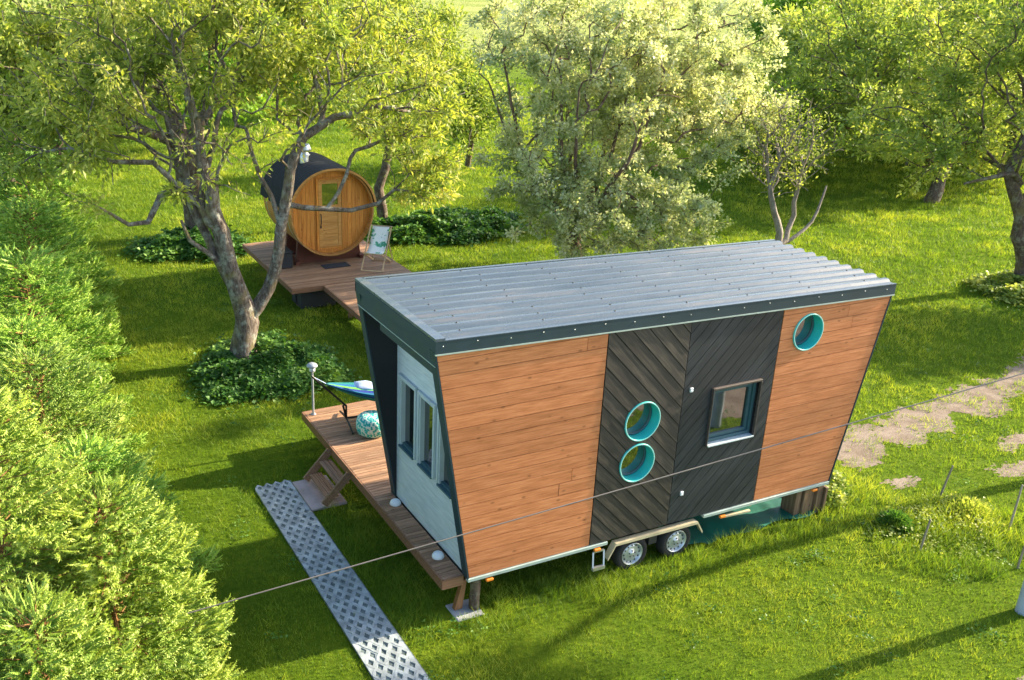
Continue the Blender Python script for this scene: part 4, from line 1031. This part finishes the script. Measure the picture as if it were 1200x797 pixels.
# pear in white green leaf, many upright stems (base 680,300)
lim = [[(10.8, 13.6, g0, .30), (10.8, 13.6, G + .5, .24), (10.7, 13.6, G + 1.2, .2)]]
rgp = random.Random(4)
for k in range(11):
    a = 2 * PI * k / 11 + rgp.uniform(-.2, .2); q = rgp.uniform(1.0, 2.6)
    lim.append([(10.7, 13.6, G + 1.1 + .1 * (k % 3), .085), (10.7 + q * .45 * math.cos(a), 13.6 + q * .45 * math.sin(a), G + 2.1, .07), (10.7 + q * .9 * math.cos(a), 13.6 + q * .9 * math.sin(a), G + 3.4 + rgp.uniform(-.3, .4), .05), (10.7 + q * 1.15 * math.cos(a), 13.6 + q * 1.15 * math.sin(a), G + 5.2 + rgp.uniform(-.5, .8), .028)])
tree('pear_tree', 'large rounded tree with pale blossoming silvery leaves directly behind the house', 'tree', lim,
     [(11.9, 13.7, 4.2, 3.9, 3.3, 3.3), (10.4, 14.0, 5.8, 3.1, 3.0, 2.0), (13.6, 13.5, 4.6, 2.7, 2.4, 2.8), (9.4, 13.2, 2.3, 1.9, 2.0, 2.1), (11.6, 12.2, 1.3, 3.3, 1.5, 1.5), (15.2, 12.9, 3.2, 1.7, 1.3, 1.5), (15.4, 13.2, 5.6, 1.8, 1.6, 1.8), (9.7, 12.2, .9, 1.7, 1.2, 1.1), (13.4, 12.2, 1.1, 2.0, 1.1, 1.3), (12.2, 11.6, 1.1, 3.0, .9, 1.0), (16.6, 12.7, 3.8, 1.3, 1.0, .8)],
     1450, 98000, .11, .62, M['pear_leaf'], M['bark_pear'], 14, spread=.085, up=.2, thr=.016, rtip=.010, bf=.25, shell=.5, bush=.78)
# low half-bare tree right of it (base 925,290)
tree('half_bare_tree', 'small half bare tree with purple grey twigs behind the right end of the roof', 'tree',
     [[(17.3, 11.9, g0, .13), (17.1, 11.9, G + .8, .11), (16.7, 12.0, G + 1.8, .085), (16.4, 12.1, G + 2.8, .05)], [(17.2, 11.9, G + .2, .09), (17.9, 12.2, G + 1.2, .075), (18.0, 12.3, G + 2.4, .055), (18.4, 12.4, G + 3.4, .03)], [(17.2, 11.9, G + .3, .06), (18.5, 12.0, G + 1.0, .05), (19.2, 12.3, G + 2.0, .03)]],
     [(17.4, 12.2, 2.6, 1.8, 1.3, 1.5), (16.4, 12.0, 3.5, 1.4, 1.2, 1.1)], 480, 2400, .10, .5, M['apple_leaf'], M['bark_silver'], 15, spread=.10, up=.1, thr=.03, rtip=.009)
# big leaning apple with broad crown (trunk 1085,235)
tree('leaning_apple_tree', 'broad dense apple tree whose short leaning trunk stands on the lit lawn at upper right', 'tree',
     [[(28.3, 15.4, g0, .30), (28.7, 15.5, G + .9, .22), (29.6, 15.8, G + 2.0, .22), (30.5, 16.2, G + 3.4, .15), (31, 16.5, G + 5, .08)], [(28.8, 15.5, G + 1.0, .18), (27.4, 16.2, G + 2.6, .13), (26.2, 17, G + 4.4, .07)]],
     [(29.5, 17.5, 3.5, 5.4, 4.2, 2.9), (24.2, 17.4, 3.2, 3.8, 3.2, 2.6), (27.5, 18.2, 5.6, 4.6, 3.4, 2.4)], 640, 38000, .18, .5, M['apple_leaf'], M['bark_dark'], 16, spread=.17, thr=.022, step=.5, rtip=.012, bush=.55)
# tree on the right edge (base 1195,335)
tree('edge_apple_tree', 'old apple tree at the right edge with thick dark trunk and a pale dead bough', 'tree',
     [[(21.7, 6.9, g0, .40), (21.65, 6.9, G + .35, .25), (21.4, 7.0, G + 1.2, .21), (20.9, 7.1, G + 2.4, .18), (20.4, 7.3, G + 3.4, .15), (21.2, 7.4, G + 5.0, .1)], [(21.1, 7.1, G + 2.9, .10), (20.3, 7.0, G + 3.35, .075), (19.5, 7.1, G + 3.3, .055), (18.7, 7.3, G + 3.15, .03)], [(21.1, 7.1, G + 2.6, .16), (22.6, 7.0, G + 3.9, .12), (24, 7.0, G + 5.2, .06)]],
     [(21.6, 8.4, 4.2, 3.6, 3.0, 2.3), (19.2, 9.2, 3.7, 2.7, 2.4, 1.8), (23.8, 7.6, 4.8, 3.2, 2.8, 2.3), (20.6, 8.2, 6.4, 3.4, 3.2, 2.2), (21.5, 6.5, 8.2, 3.0, 2.6, 1.4)], 720, 36000, .145, .5, M['apple_leaf'], M['bark_dark'], 17, spread=.13, thr=.018, step=.4, rtip=.010, bush=.55)
# wood behind: separate trees, each with crown and trunk
def bgtree(x, y, h, r, lm, seed, lab, n=9000, leaf=.34, nm='tree', grp='trees along the far edge of the garden'):
    rg = random.Random(seed)
    bl = [(x, y, G + h * .62, r, r, h * .36)] + [(x + rg.uniform(-.6, .6) * r, y + rg.uniform(-.6, .6) * r, G + h * rg.uniform(.35, .8), r * .6, r * .6, h * .2) for _ in range(4)]
    tree(nm, lab, 'tree', [[(x, y, g0, h * .03), (x + .2, y, G + h * .25, h * .025), (x - .2, y, G + h * .6, h * .014), (x, y, G + h * .85, .05)]], bl, 130, n, leaf, .55, M[lm], M['bark_dark'], seed, group=grp, spread=r * .12, thr=.05, step=.9, rtip=.016, minr=.015, shell=.5)
for i, (x, y, h, r, lm, n, leaf, nm, lab) in enumerate((
        (49, 45, 7.0, 3.8, 'bright_leaf', 9000, .34, 'young_tree', 'bright green rounded young tree at the far end of the lawn'),
        (57, 50, 10.5, 5.0, 'dark_leaf', 11000, .40, 'oak_tree', 'darkest tall tree behind the bright green young tree'),
        (44, 37, 6.0, 3.6, 'apple_leaf', 9000, .30, 'plum_tree', 'mid green low tree just right of the bright green young tree'),
        (40, 27, 6.5, 4.4, 'apple_leaf', 12000, .28, 'apple_tree', 'rounded tree behind the broad leaning apple tree'),
        (52, 33, 9.5, 5.2, 'bright_leaf', 11000, .38, 'birch_tree', 'tall light green tree in the back row at the upper right'),
        (62, 36, 10.5, 5.5, 'apple_leaf', 9000, .44, 'ash_tree', 'tall tree at the very back of the upper right corner'),
        (36, 18, 7.0, 4.2, 'apple_leaf', 11000, .27, 'apple_tree', 'leafy tree between the two big apple trees at the right, farther back'),
        (33.5, 20.8, 5.4, 3.4, 'apple_leaf', 11000, .22, 'plum_tree', 'leafy tree just behind the crown of the broad leaning apple tree'),
        (37, 25, 6.4, 3.6, 'bright_leaf', 10000, .24, 'willow_tree', 'light green rounded tree filling the gap left of the apple crowns'),
        (14.5, 27.5, 4.6, 2.7, 'apple_leaf', 9000, .18, 'plum_tree', 'small leafy tree on the far lawn between the slender tree and the pear'),
        (24.5, 20.0, 3.6, 2.3, 'apple_leaf', 8000, .17, 'elder_bush', 'loose pale bush right behind the half bare tree'),
        (46, 22, 9.5, 5.0, 'dark_leaf', 11000, .36, 'maple_tree', 'dark tree in the back row near the right edge'),
        (34, 26, 4.8, 3.4, 'apple_leaf', 9000, .24, 'hazel_bush', 'mid green low bush in the shade behind the half bare tree'),
        (27.5, 22.5, 4.2, 2.9, 'bright_leaf', 8000, .2, 'elder_bush', 'bright bushy shrub between the pale pear and the broad apple tree'),
        (-1.5, 33, 7.0, 4.2, 'apple_leaf', 10000, .27, 'cherry_tree', 'green tree at the top left behind the broad trunk'),
        (5.0, 36, 6.5, 4.0, 'bright_leaf', 9000, .27, 'cherry_tree', 'bright tree behind the sauna near the top left'),
        (-4.0, 25, 7.5, 3.4, 'dark_leaf', 9000, .24, 'yew_tree', 'dark green tree at the left edge beyond the conifers'),
        (13, 43, 5.5, 3.6, 'bright_leaf', 8000, .3, 'cherry_tree', 'far green tree seen between the old trees and the pear'))):
    bgtree(x, y, h, r, lm, 100 + i, lab, n, leaf, nm)
# off to the right and behind: the trees whose long shadows cross the lawn
for i, (x, y, h, r) in enumerate(((24, -5.6, 7.0, 1.7), (27, 4.2, 8.0, 2.2))):
    bgtree(x, y, h, r, 'apple_leaf', 300 + i, ['tree beyond the right edge nearest the camera side', 'tree beyond the right edge behind the dirt track'][i], 6000, .22, 'apple_tree')

tree('plum_tree', 'slim leaning tree beyond the right edge whose long shadow crosses the front lawn', 'tree',
     [[(15.5, -.95, g0, .17), (15.4, -.95, G + 1.5, .14), (15.3, -.93, G + 3.2, .12), (15.1, -.98, G + 4.6, .105), (15.0, -1.35, G + 5.8, .09), (15.0, -2.0, G + 6.6, .07), (15.0, -2.6, G + 7.4, .04)], [(15.3, -.93, G + 3.4, .07), (15.2, -.5, G + 4.6, .055), (15.2, -.35, G + 5.6, .035)]],
     [(15.2, -2.3, 6.6, 1.0, .9, .8), (15.0, -.6, 5.3, .5, .35, .4), (15, -3.2, 7.2, 1.0, .9, .9)], 120, 4200, .13, .5, M['apple_leaf'], M['bark_dark'], 321, spread=.14, thr=.02, rtip=.008)
# conifers: whorled branches of soft shoots
def conifer(x, y, top, rad, seed, mat, label, nshoot, slen=.085, nneed=16, lean=0, name='spruce_tree', dens=1.0, drop=.25, shw=.016, pw=.6):
    rg = np.random.default_rng(seed); H = top - G
    t = empty(name, (x, y, G), label, 'conifer', 'conifers of the hedge along the left side')
    # stem + branches
    b = MB(); tp = 0 if pw > .5 else -.35; b.tube([(x, y, G - .1), (x + .02, y, G + H * .5), (x, y, top - .3 + tp), (x, y, top + tp)], [.05, .03, .014, .006], 8)
    A = []; Bp = []; Dd = []
    z = .05; nb = int(150 * dens * H / 4)
    for i in range(nb):
        u = 1 - (1 - (i + rg.random()) / nb) ** 1.25; zz = G + .15 + (H - .22) * u
        l = rad * (1 - ((zz - G) / H)) ** pw * rg.uniform(.72, 1.08) + .10; a = i * 2.39996 + rg.normal() * .25
        d = np.array([math.cos(a), math.sin(a), 0]); rise = (.55 * u + .05)
        pts = []
        for k in range(6):
            s = k / 5; pts.append(np.array([x, y, zz]) + d * l * s + np.array([0, 0, l * (rise * s - drop * s * s + .12 * s ** 4)]))
        b.tube(pts, [.010 + .004 * l, .008 + .003 * l, .007, .006, .005, .003], 4, cap=False)
        A.append(pts); Bp.append(l); Dd.append(d)
    # leader side shoots
    tr = b.build('trunk', M['stem_orange'], t)
    L_ = np.array(Bp); pk = rg.choice(len(A), nshoot, p=L_ ** 1.5 / (L_ ** 1.5).sum()); AA = np.array(A)
    s = rg.random(nshoot) ** .55; si = np.minimum((s * 5).astype(int), 4); fr = s * 5 - si
    base = AA[pk, si] * (1 - fr[:, None]) + AA[pk, si + 1] * fr[:, None]; ax = norm(AA[pk, si + 1] - AA[pk, si]); D = np.array(Dd)[pk]
    side = np.stack([-D[:, 1], D[:, 0], np.zeros(nshoot)], 1) * rg.choice([-1, 1], nshoot)[:, None]
    wdt = L_[pk] * .30 * (1.1 - s) + .03; off = rg.random(nshoot) ** .8 * wdt
    o = base + side * off[:, None] + D * (off * .6)[:, None] + np.stack([np.zeros(nshoot), np.zeros(nshoot), rg.normal(size=nshoot) * .035 - off * .12 + .03], 1)
    sdv = norm(D * 1.0 + side * rg.uniform(.1, .9, nshoot)[:, None] + np.array([0, 0, .22]) + rg.normal(size=(nshoot, 3)) * .28); sl = slen * rg.uniform(.6, 1.3, nshoot)
    # leader
    nl = 26; lo = np.stack([np.full(nl, x), np.full(nl, y), rg.uniform(top - .35, top, nl)], 1); la = rg.random(nl) * 2 * PI
    o = np.concatenate([o, lo]); sdv = np.concatenate([sdv, norm(np.stack([np.cos(la), np.sin(la), np.full(nl, .9)], 1))]); sl = np.concatenate([sl, np.full(nl, slen * .9)]); n = len(o)
    # bent soft shoot: spindle core + needles
    up_ = norm(np.cross(sdv, rg.normal(size=(n, 3)))); sp = np.cross(sdv, up_)
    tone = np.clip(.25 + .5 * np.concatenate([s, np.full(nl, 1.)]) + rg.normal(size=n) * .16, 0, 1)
    NV = []; NF = []; NR_ = []; cnt = 0
    bend = norm(np.array([0, 0, 1.]) + rg.normal(size=(n, 3)) * .3) * sl[:, None] * .28
    P0 = o; P1 = o + sdv * sl[:, None] * .5 + bend * .2; P2 = o + sdv * sl[:, None] + bend
    w1 = shw * .62
    V = np.stack([P0] + [P1 + (up_ * math.cos(q) + sp * math.sin(q)) * w1 for q in (0, 2.09, 4.19)] + [P2], 1).reshape(-1, 3); i0 = np.arange(n)[:, None] * 5
    F = np.concatenate([i0 + np.array([[0, 2, 1]]), i0 + np.array([[0, 3, 2]]), i0 + np.array([[0, 1, 3]]), i0 + np.array([[4, 1, 2]]), i0 + np.array([[4, 2, 3]]), i0 + np.array([[4, 3, 1]])])
    NV.append(V); NF.append(F); NR_.append(np.tile(tone, 6)); cnt += len(V)
    for k in range(nneed):
        f = (k + .5) / nneed; f = f + rg.uniform(-.03, .03, n); a = k * 2.4 + rg.random(n) * .8; c = P0 * ((1 - f) ** 2)[:, None] + P1 * (2 * f * (1 - f))[:, None] + P2 * (f ** 2)[:, None]
        rd = up_ * np.cos(a)[:, None] + sp * np.sin(a)[:, None]; tip = c + rd * shw * 1.05 + sdv * shw * .75; wv = np.cross(rd, sdv) * (shw * .26)
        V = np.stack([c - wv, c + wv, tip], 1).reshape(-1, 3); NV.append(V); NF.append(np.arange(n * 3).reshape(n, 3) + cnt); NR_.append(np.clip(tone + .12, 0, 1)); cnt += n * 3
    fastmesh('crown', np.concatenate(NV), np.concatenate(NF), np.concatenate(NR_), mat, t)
    return t
conifer(-4.75, -.75, 2.75, 1.55, 21, M['needle'], 'yellow green spruce with a tall pale leader shoot, lower left corner', 8500, .17, 20, shw=.027)
conifer(-5.55, -2.1, 2.5, 1.35, 22, M['needle'], 'yellow green spruce cut off by the bottom edge, nearest the camera', 7500, .17, 20, shw=.027)
conifer(-5.75, -.6, 3.9, 1.6, 23, M['needle'], 'tallest yellow green spruce against the left edge, with orange stem showing', 8500, .17, 18, shw=.027)
conifer(-4.75, 1.35, 2.2, 1.7, 24, M['needle_deep'], 'darker green spruce in the house shadow behind the yellow green ones', 8500, .16, 14, shw=.026)
conifer(-4.95, 3.6, 2.7, 1.75, 25, M['needle'], 'spruce with sunlit right flank halfway along the hedge', 8500, .16, 12, shw=.027)
conifer(-4.95, 6.0, 2.3, 1.65, 26, M['needle_deep'], 'deep green conifer in mid hedge, just before the bright ones', 7500, .15, 10, shw=.028)
conifer(-4.65, 8.6, 2.6, 1.6, 27, M['needle_deep'], 'bright soft conifer in the hedge, level with the forked tree trunk', 7500, .16, 9, shw=.03, name='cypress_tree', pw=.42)
conifer(-4.3, 11.8, 2.8, 1.6, 28, M['needle_deep'], 'bright soft conifer in the hedge, second from its far end', 7000, .17, 8, shw=.034, name='cypress_tree', pw=.42)
conifer(-3.9, 16.0, 3.0, 1.7, 29, M['needle_deep'], 'bright conifer at the far end of the hedge', 7000, .19, 7, shw=.04, name='cypress_tree', pw=.42)
conifer(-6.6, 5.5, 3.6, 1.8, 30, M['needle_deep'], 'conifer in the second row at the left edge', 5000, .13, 8, shw=.024)

# low leafy beds (nobody could count the leaves)
def bed(name, label, cx, cy, rx, ry, h, n, mat, seed, leaf=.10):
    rg = np.random.default_rng(seed); a = rg.random(n) * 2 * PI; r = np.sqrt(rg.random(n)); wob = 1 + .14 * np.sin(a * 3 + seed) + .08 * np.sin(a * 7) + rg.exponential(.06, n)
    x = cx + rx * r * np.cos(a) * wob; y = cy + ry * r * np.sin(a) * wob; hh = h * (1 - r ** 3 * .8) * (.45 + 1.0 * vnoise(x, y, 2.6, seed))
    z = G + hh * (1 - rg.random(n) ** 2.5 * .6); D = np.stack([rg.normal(size=n), rg.normal(size=n), rg.normal(size=n) * .3 + .05], 1)
    o = leaves_mesh(name, np.stack([x, y, z], 1), D, leaf * rg.uniform(.6, 1.3, n), .8, np.clip(.5 + (vnoise(x, y, 3, seed + 1) - .5) + rg.normal(size=n) * .15, 0, 1), mat, None, rg, upb=2.2)
    return tag(o, label, 'ground cover', kind='stuff')
bed('ground_cover', 'round patch of dark green ground elder around the forked tree', .05, 9.55, 1.45, 1.7, .38, 15000, M['ground_elder'], 41)
bed('ground_cover', 'dark green leafy patch beside the broad trunk left of the sauna', .9, 19.6, 1.6, 1.5, .5, 9000, M['ground_elder'], 42, .13)
bed('ground_cover', 'dark green leafy strip on the lawn between sauna and pear tree', 8.8, 18.6, 3.0, 1.5, .5, 13000, M['ground_elder'], 43, .14)
bed('ground_cover', 'low weedy leafy bed between the thin stakes', 8.25, -1.15, 1.2, .8, .13, 1300, M['apple_leaf'], 44, .05)
bed('ground_cover', 'leafy weeds at the right front corner of the house', 7.2, .55, .55, .5, .34, 2600, M['weed'], 45, .07)
bed('ground_cover', 'leafy clump at the foot of the right edge tree', 21.2, 6.6, 1.4, 1.1, .4, 4000, M['apple_leaf'], 46, .11)
for i, (x, y, r, h, lab) in enumerate(((9.1, -.95, .40, .17, 'grey green cushion plant behind the weedy bed'), (7.55, -.8, .25, .24, 'dark blue green tuft left of the weedy bed'))):
    rg = np.random.default_rng(60 + i); n = 1500; d = norm(rg.normal(size=(n, 3))); d[:, 2] = abs(d[:, 2])
    o = leaves_mesh('garden_plant', np.array([x, y, G]) + d * np.array([r, r, h]) * (rg.random((n, 1)) ** .3), d, .06 * rg.uniform(.7, 1.3, n), .4, rg.random(n), M['ground_elder'] if i else M['apple_leaf'], None, rg)
    tag(o, lab, 'plant')

# ------------------------------------------------------------------ grass: real blades
def grass():
    rg = np.random.default_rng(5); n = 1250000
    az = rg.uniform(R(-14), R(70), n); u = rg.random(n); p = .75           # density falls with distance from the garden's near corner
    r0, r1 = 7.5, 75.; r = (r0 ** p + u * (r1 ** p - r0 ** p)) ** (1 / p)
    x = -5.64 + r * np.sin(az); y = -10.09 + r * np.cos(az)
    keep = np.ones(n, bool)
    def drop(m, frac=1.0): 
        nonlocal keep; keep &= ~(m & (rg.random(n) < frac))
    drop((x > PX0) & (x < PX1) & (y < PY1) & (y > PY0), .955); drop((x > -1.0) & (x < -.42) & (y > 3.52) & (y < 4.55))
    drop((x > -.2) & (x < 1.8) & (y > 2.7) & (y < 5.7), .7); drop((x > -.30) & (x < .38) & (y > -.05) & (y < .34))
    drop((x > 3.95) & (x < 6.85) & (y > .03) & (y < 2.4)); drop((x > 1.9) & (x < 5) & (y > 13) & (y < 17)); drop((x > .2) & (x < 6.5) & (y > .8) & (y < 2.4), .8)
    wx, wy = x + (vnoise(x, y, 2.5, 8) - .5) * .5, y + (vnoise(x, y, 2.5, 9) - .5) * .5
    def bare(poly, e, top):
        fr = sum(inpoly(wx + e * math.cos(q), wy + e * math.sin(q), poly).astype(float) for q in (0, 1.05, 2.1, 3.14, 4.2, 5.25)) / 6
        return (rg.random(n) < top * fr ** 1.3) & ((vnoise(x, y, 5.0, 77) < .7) | (rg.random(n) < .4))
    keep &= ~bare(dirt, .30, .985)
    drop(inpoly(x, y, [(7.3, -3.55), (8.4, -3.1), (24, -2.9), (30, -12), (2, -12), (4.0, -4.4), (6.3, -4.45)]))
    for q in worn: keep &= ~bare(q, .16, .9)
    x, y, r = x[keep], y[keep], r[keep]; n = len(x)
    c1 = vnoise(x, y, 1.3, 1); c2 = vnoise(x, y, 5.0, 2); c3 = vnoise(x, y, .35, 3)
    long_ = ((y > -.55) & (y < .25) & (x > -.2) & (x < 7.2)) | ((x > -1.0) & (x < -.35) & (y < 3.4) & (y > -.3)) | ((x > 6.6) & (x < 8.2) & (y > -.6) & (y < 1.0)) | ((((x - 8.3) / 1.7) ** 2 + ((y + 1.5) / 1.1) ** 2 < 1) & (c1 > .42))
    h = (.022 + .062 * c2 ** 1.6 + .034 * c1) * rg.uniform(.6, 1.35, n) * np.where(long_, 2.3, 1.0) * np.clip((r / 16) ** .45, .9, 2.2)
    wd = .0082 * rg.uniform(.7, 1.4, n) * np.clip((r / 13) ** .95, .9, 6)
    a = rg.random(n) * 2 * PI; sx_, sy_ = np.cos(a), np.sin(a)
    la = rg.random(n) * 2 * PI + 0; le = rg.uniform(.15, 1.0, n) * h + (c1 - .5) * .04
    V = np.zeros((n, 3, 3)); z0 = np.full(n, G)
    V[:, 0] = np.stack([x - sx_ * wd / 2, y - sy_ * wd / 2, z0], 1); V[:, 1] = np.stack([x + sx_ * wd / 2, y + sy_ * wd / 2, z0], 1)
    V[:, 2] = np.stack([x + le * np.cos(la), y + le * np.sin(la), z0 + h], 1)
    tone = np.clip(.45 + (c1 - .5) * .55 + (c3 - .5) * .5 + (c2 - .5) * .45 + rg.normal(size=n) * .2 - .28 * long_ * (c2 - .1), 0, 1)
    o = fastmesh('grass', V.reshape(-1, 3), np.arange(n * 3).reshape(n, 3), tone, M['grass'])
    tag(o, 'short green grass covering the lawn', 'grass', kind='stuff')
grass()
def weeds():
    rg = np.random.default_rng(71); k = 420; cx_ = rg.uniform(-3, 20, k); cy_ = rg.uniform(-5, 16, k)
    ok = ~inpoly(cx_, cy_, dirt) & ~((cx_ > -1.8) & (cx_ < 7) & (cy_ > -.1) & (cy_ < 6)); cx_, cy_ = cx_[ok], cy_[ok]; k = len(cx_); m = 26
    rr = rg.gamma(2.0, .055, (k, m)); a = rg.random((k, m)) * 2 * PI; x = (cx_[:, None] + rr * np.cos(a)).ravel(); y = (cy_[:, None] + rr * np.sin(a)).ravel(); n = k * m
    z = G + rg.uniform(.03, .10, n); D = np.stack([rg.normal(size=n), rg.normal(size=n), rg.uniform(-.1, .5, n)], 1)
    o = leaves_mesh('clover', np.stack([x, y, z], 1), D, rg.uniform(.025, .055, n), .7, np.repeat(rg.random(k), m), M['ground_elder'], None, rg, upb=1.5)
    tag(o, 'small broad leaved weeds scattered through the lawn', 'weeds', kind='stuff')
weeds()
# worn patches in the right hand lawn
for i, q in enumerate(worn): patch('worn_ground', q, G + .005, M['dirt'], .04, .18, 90 + i)
patch('gravel_drive', [(7.3, -3.55), (8.4, -3.1), (24, -2.9), (30, -12), (2, -12), (4.0, -4.4), (6.3, -4.45)], G + .006, M['dirt'], .12, .2, 99)
print('objects', len(bpy.data.objects), 'polys', sum(len(o.data.polygons) for o in bpy.data.objects if o.type == 'MESH'))
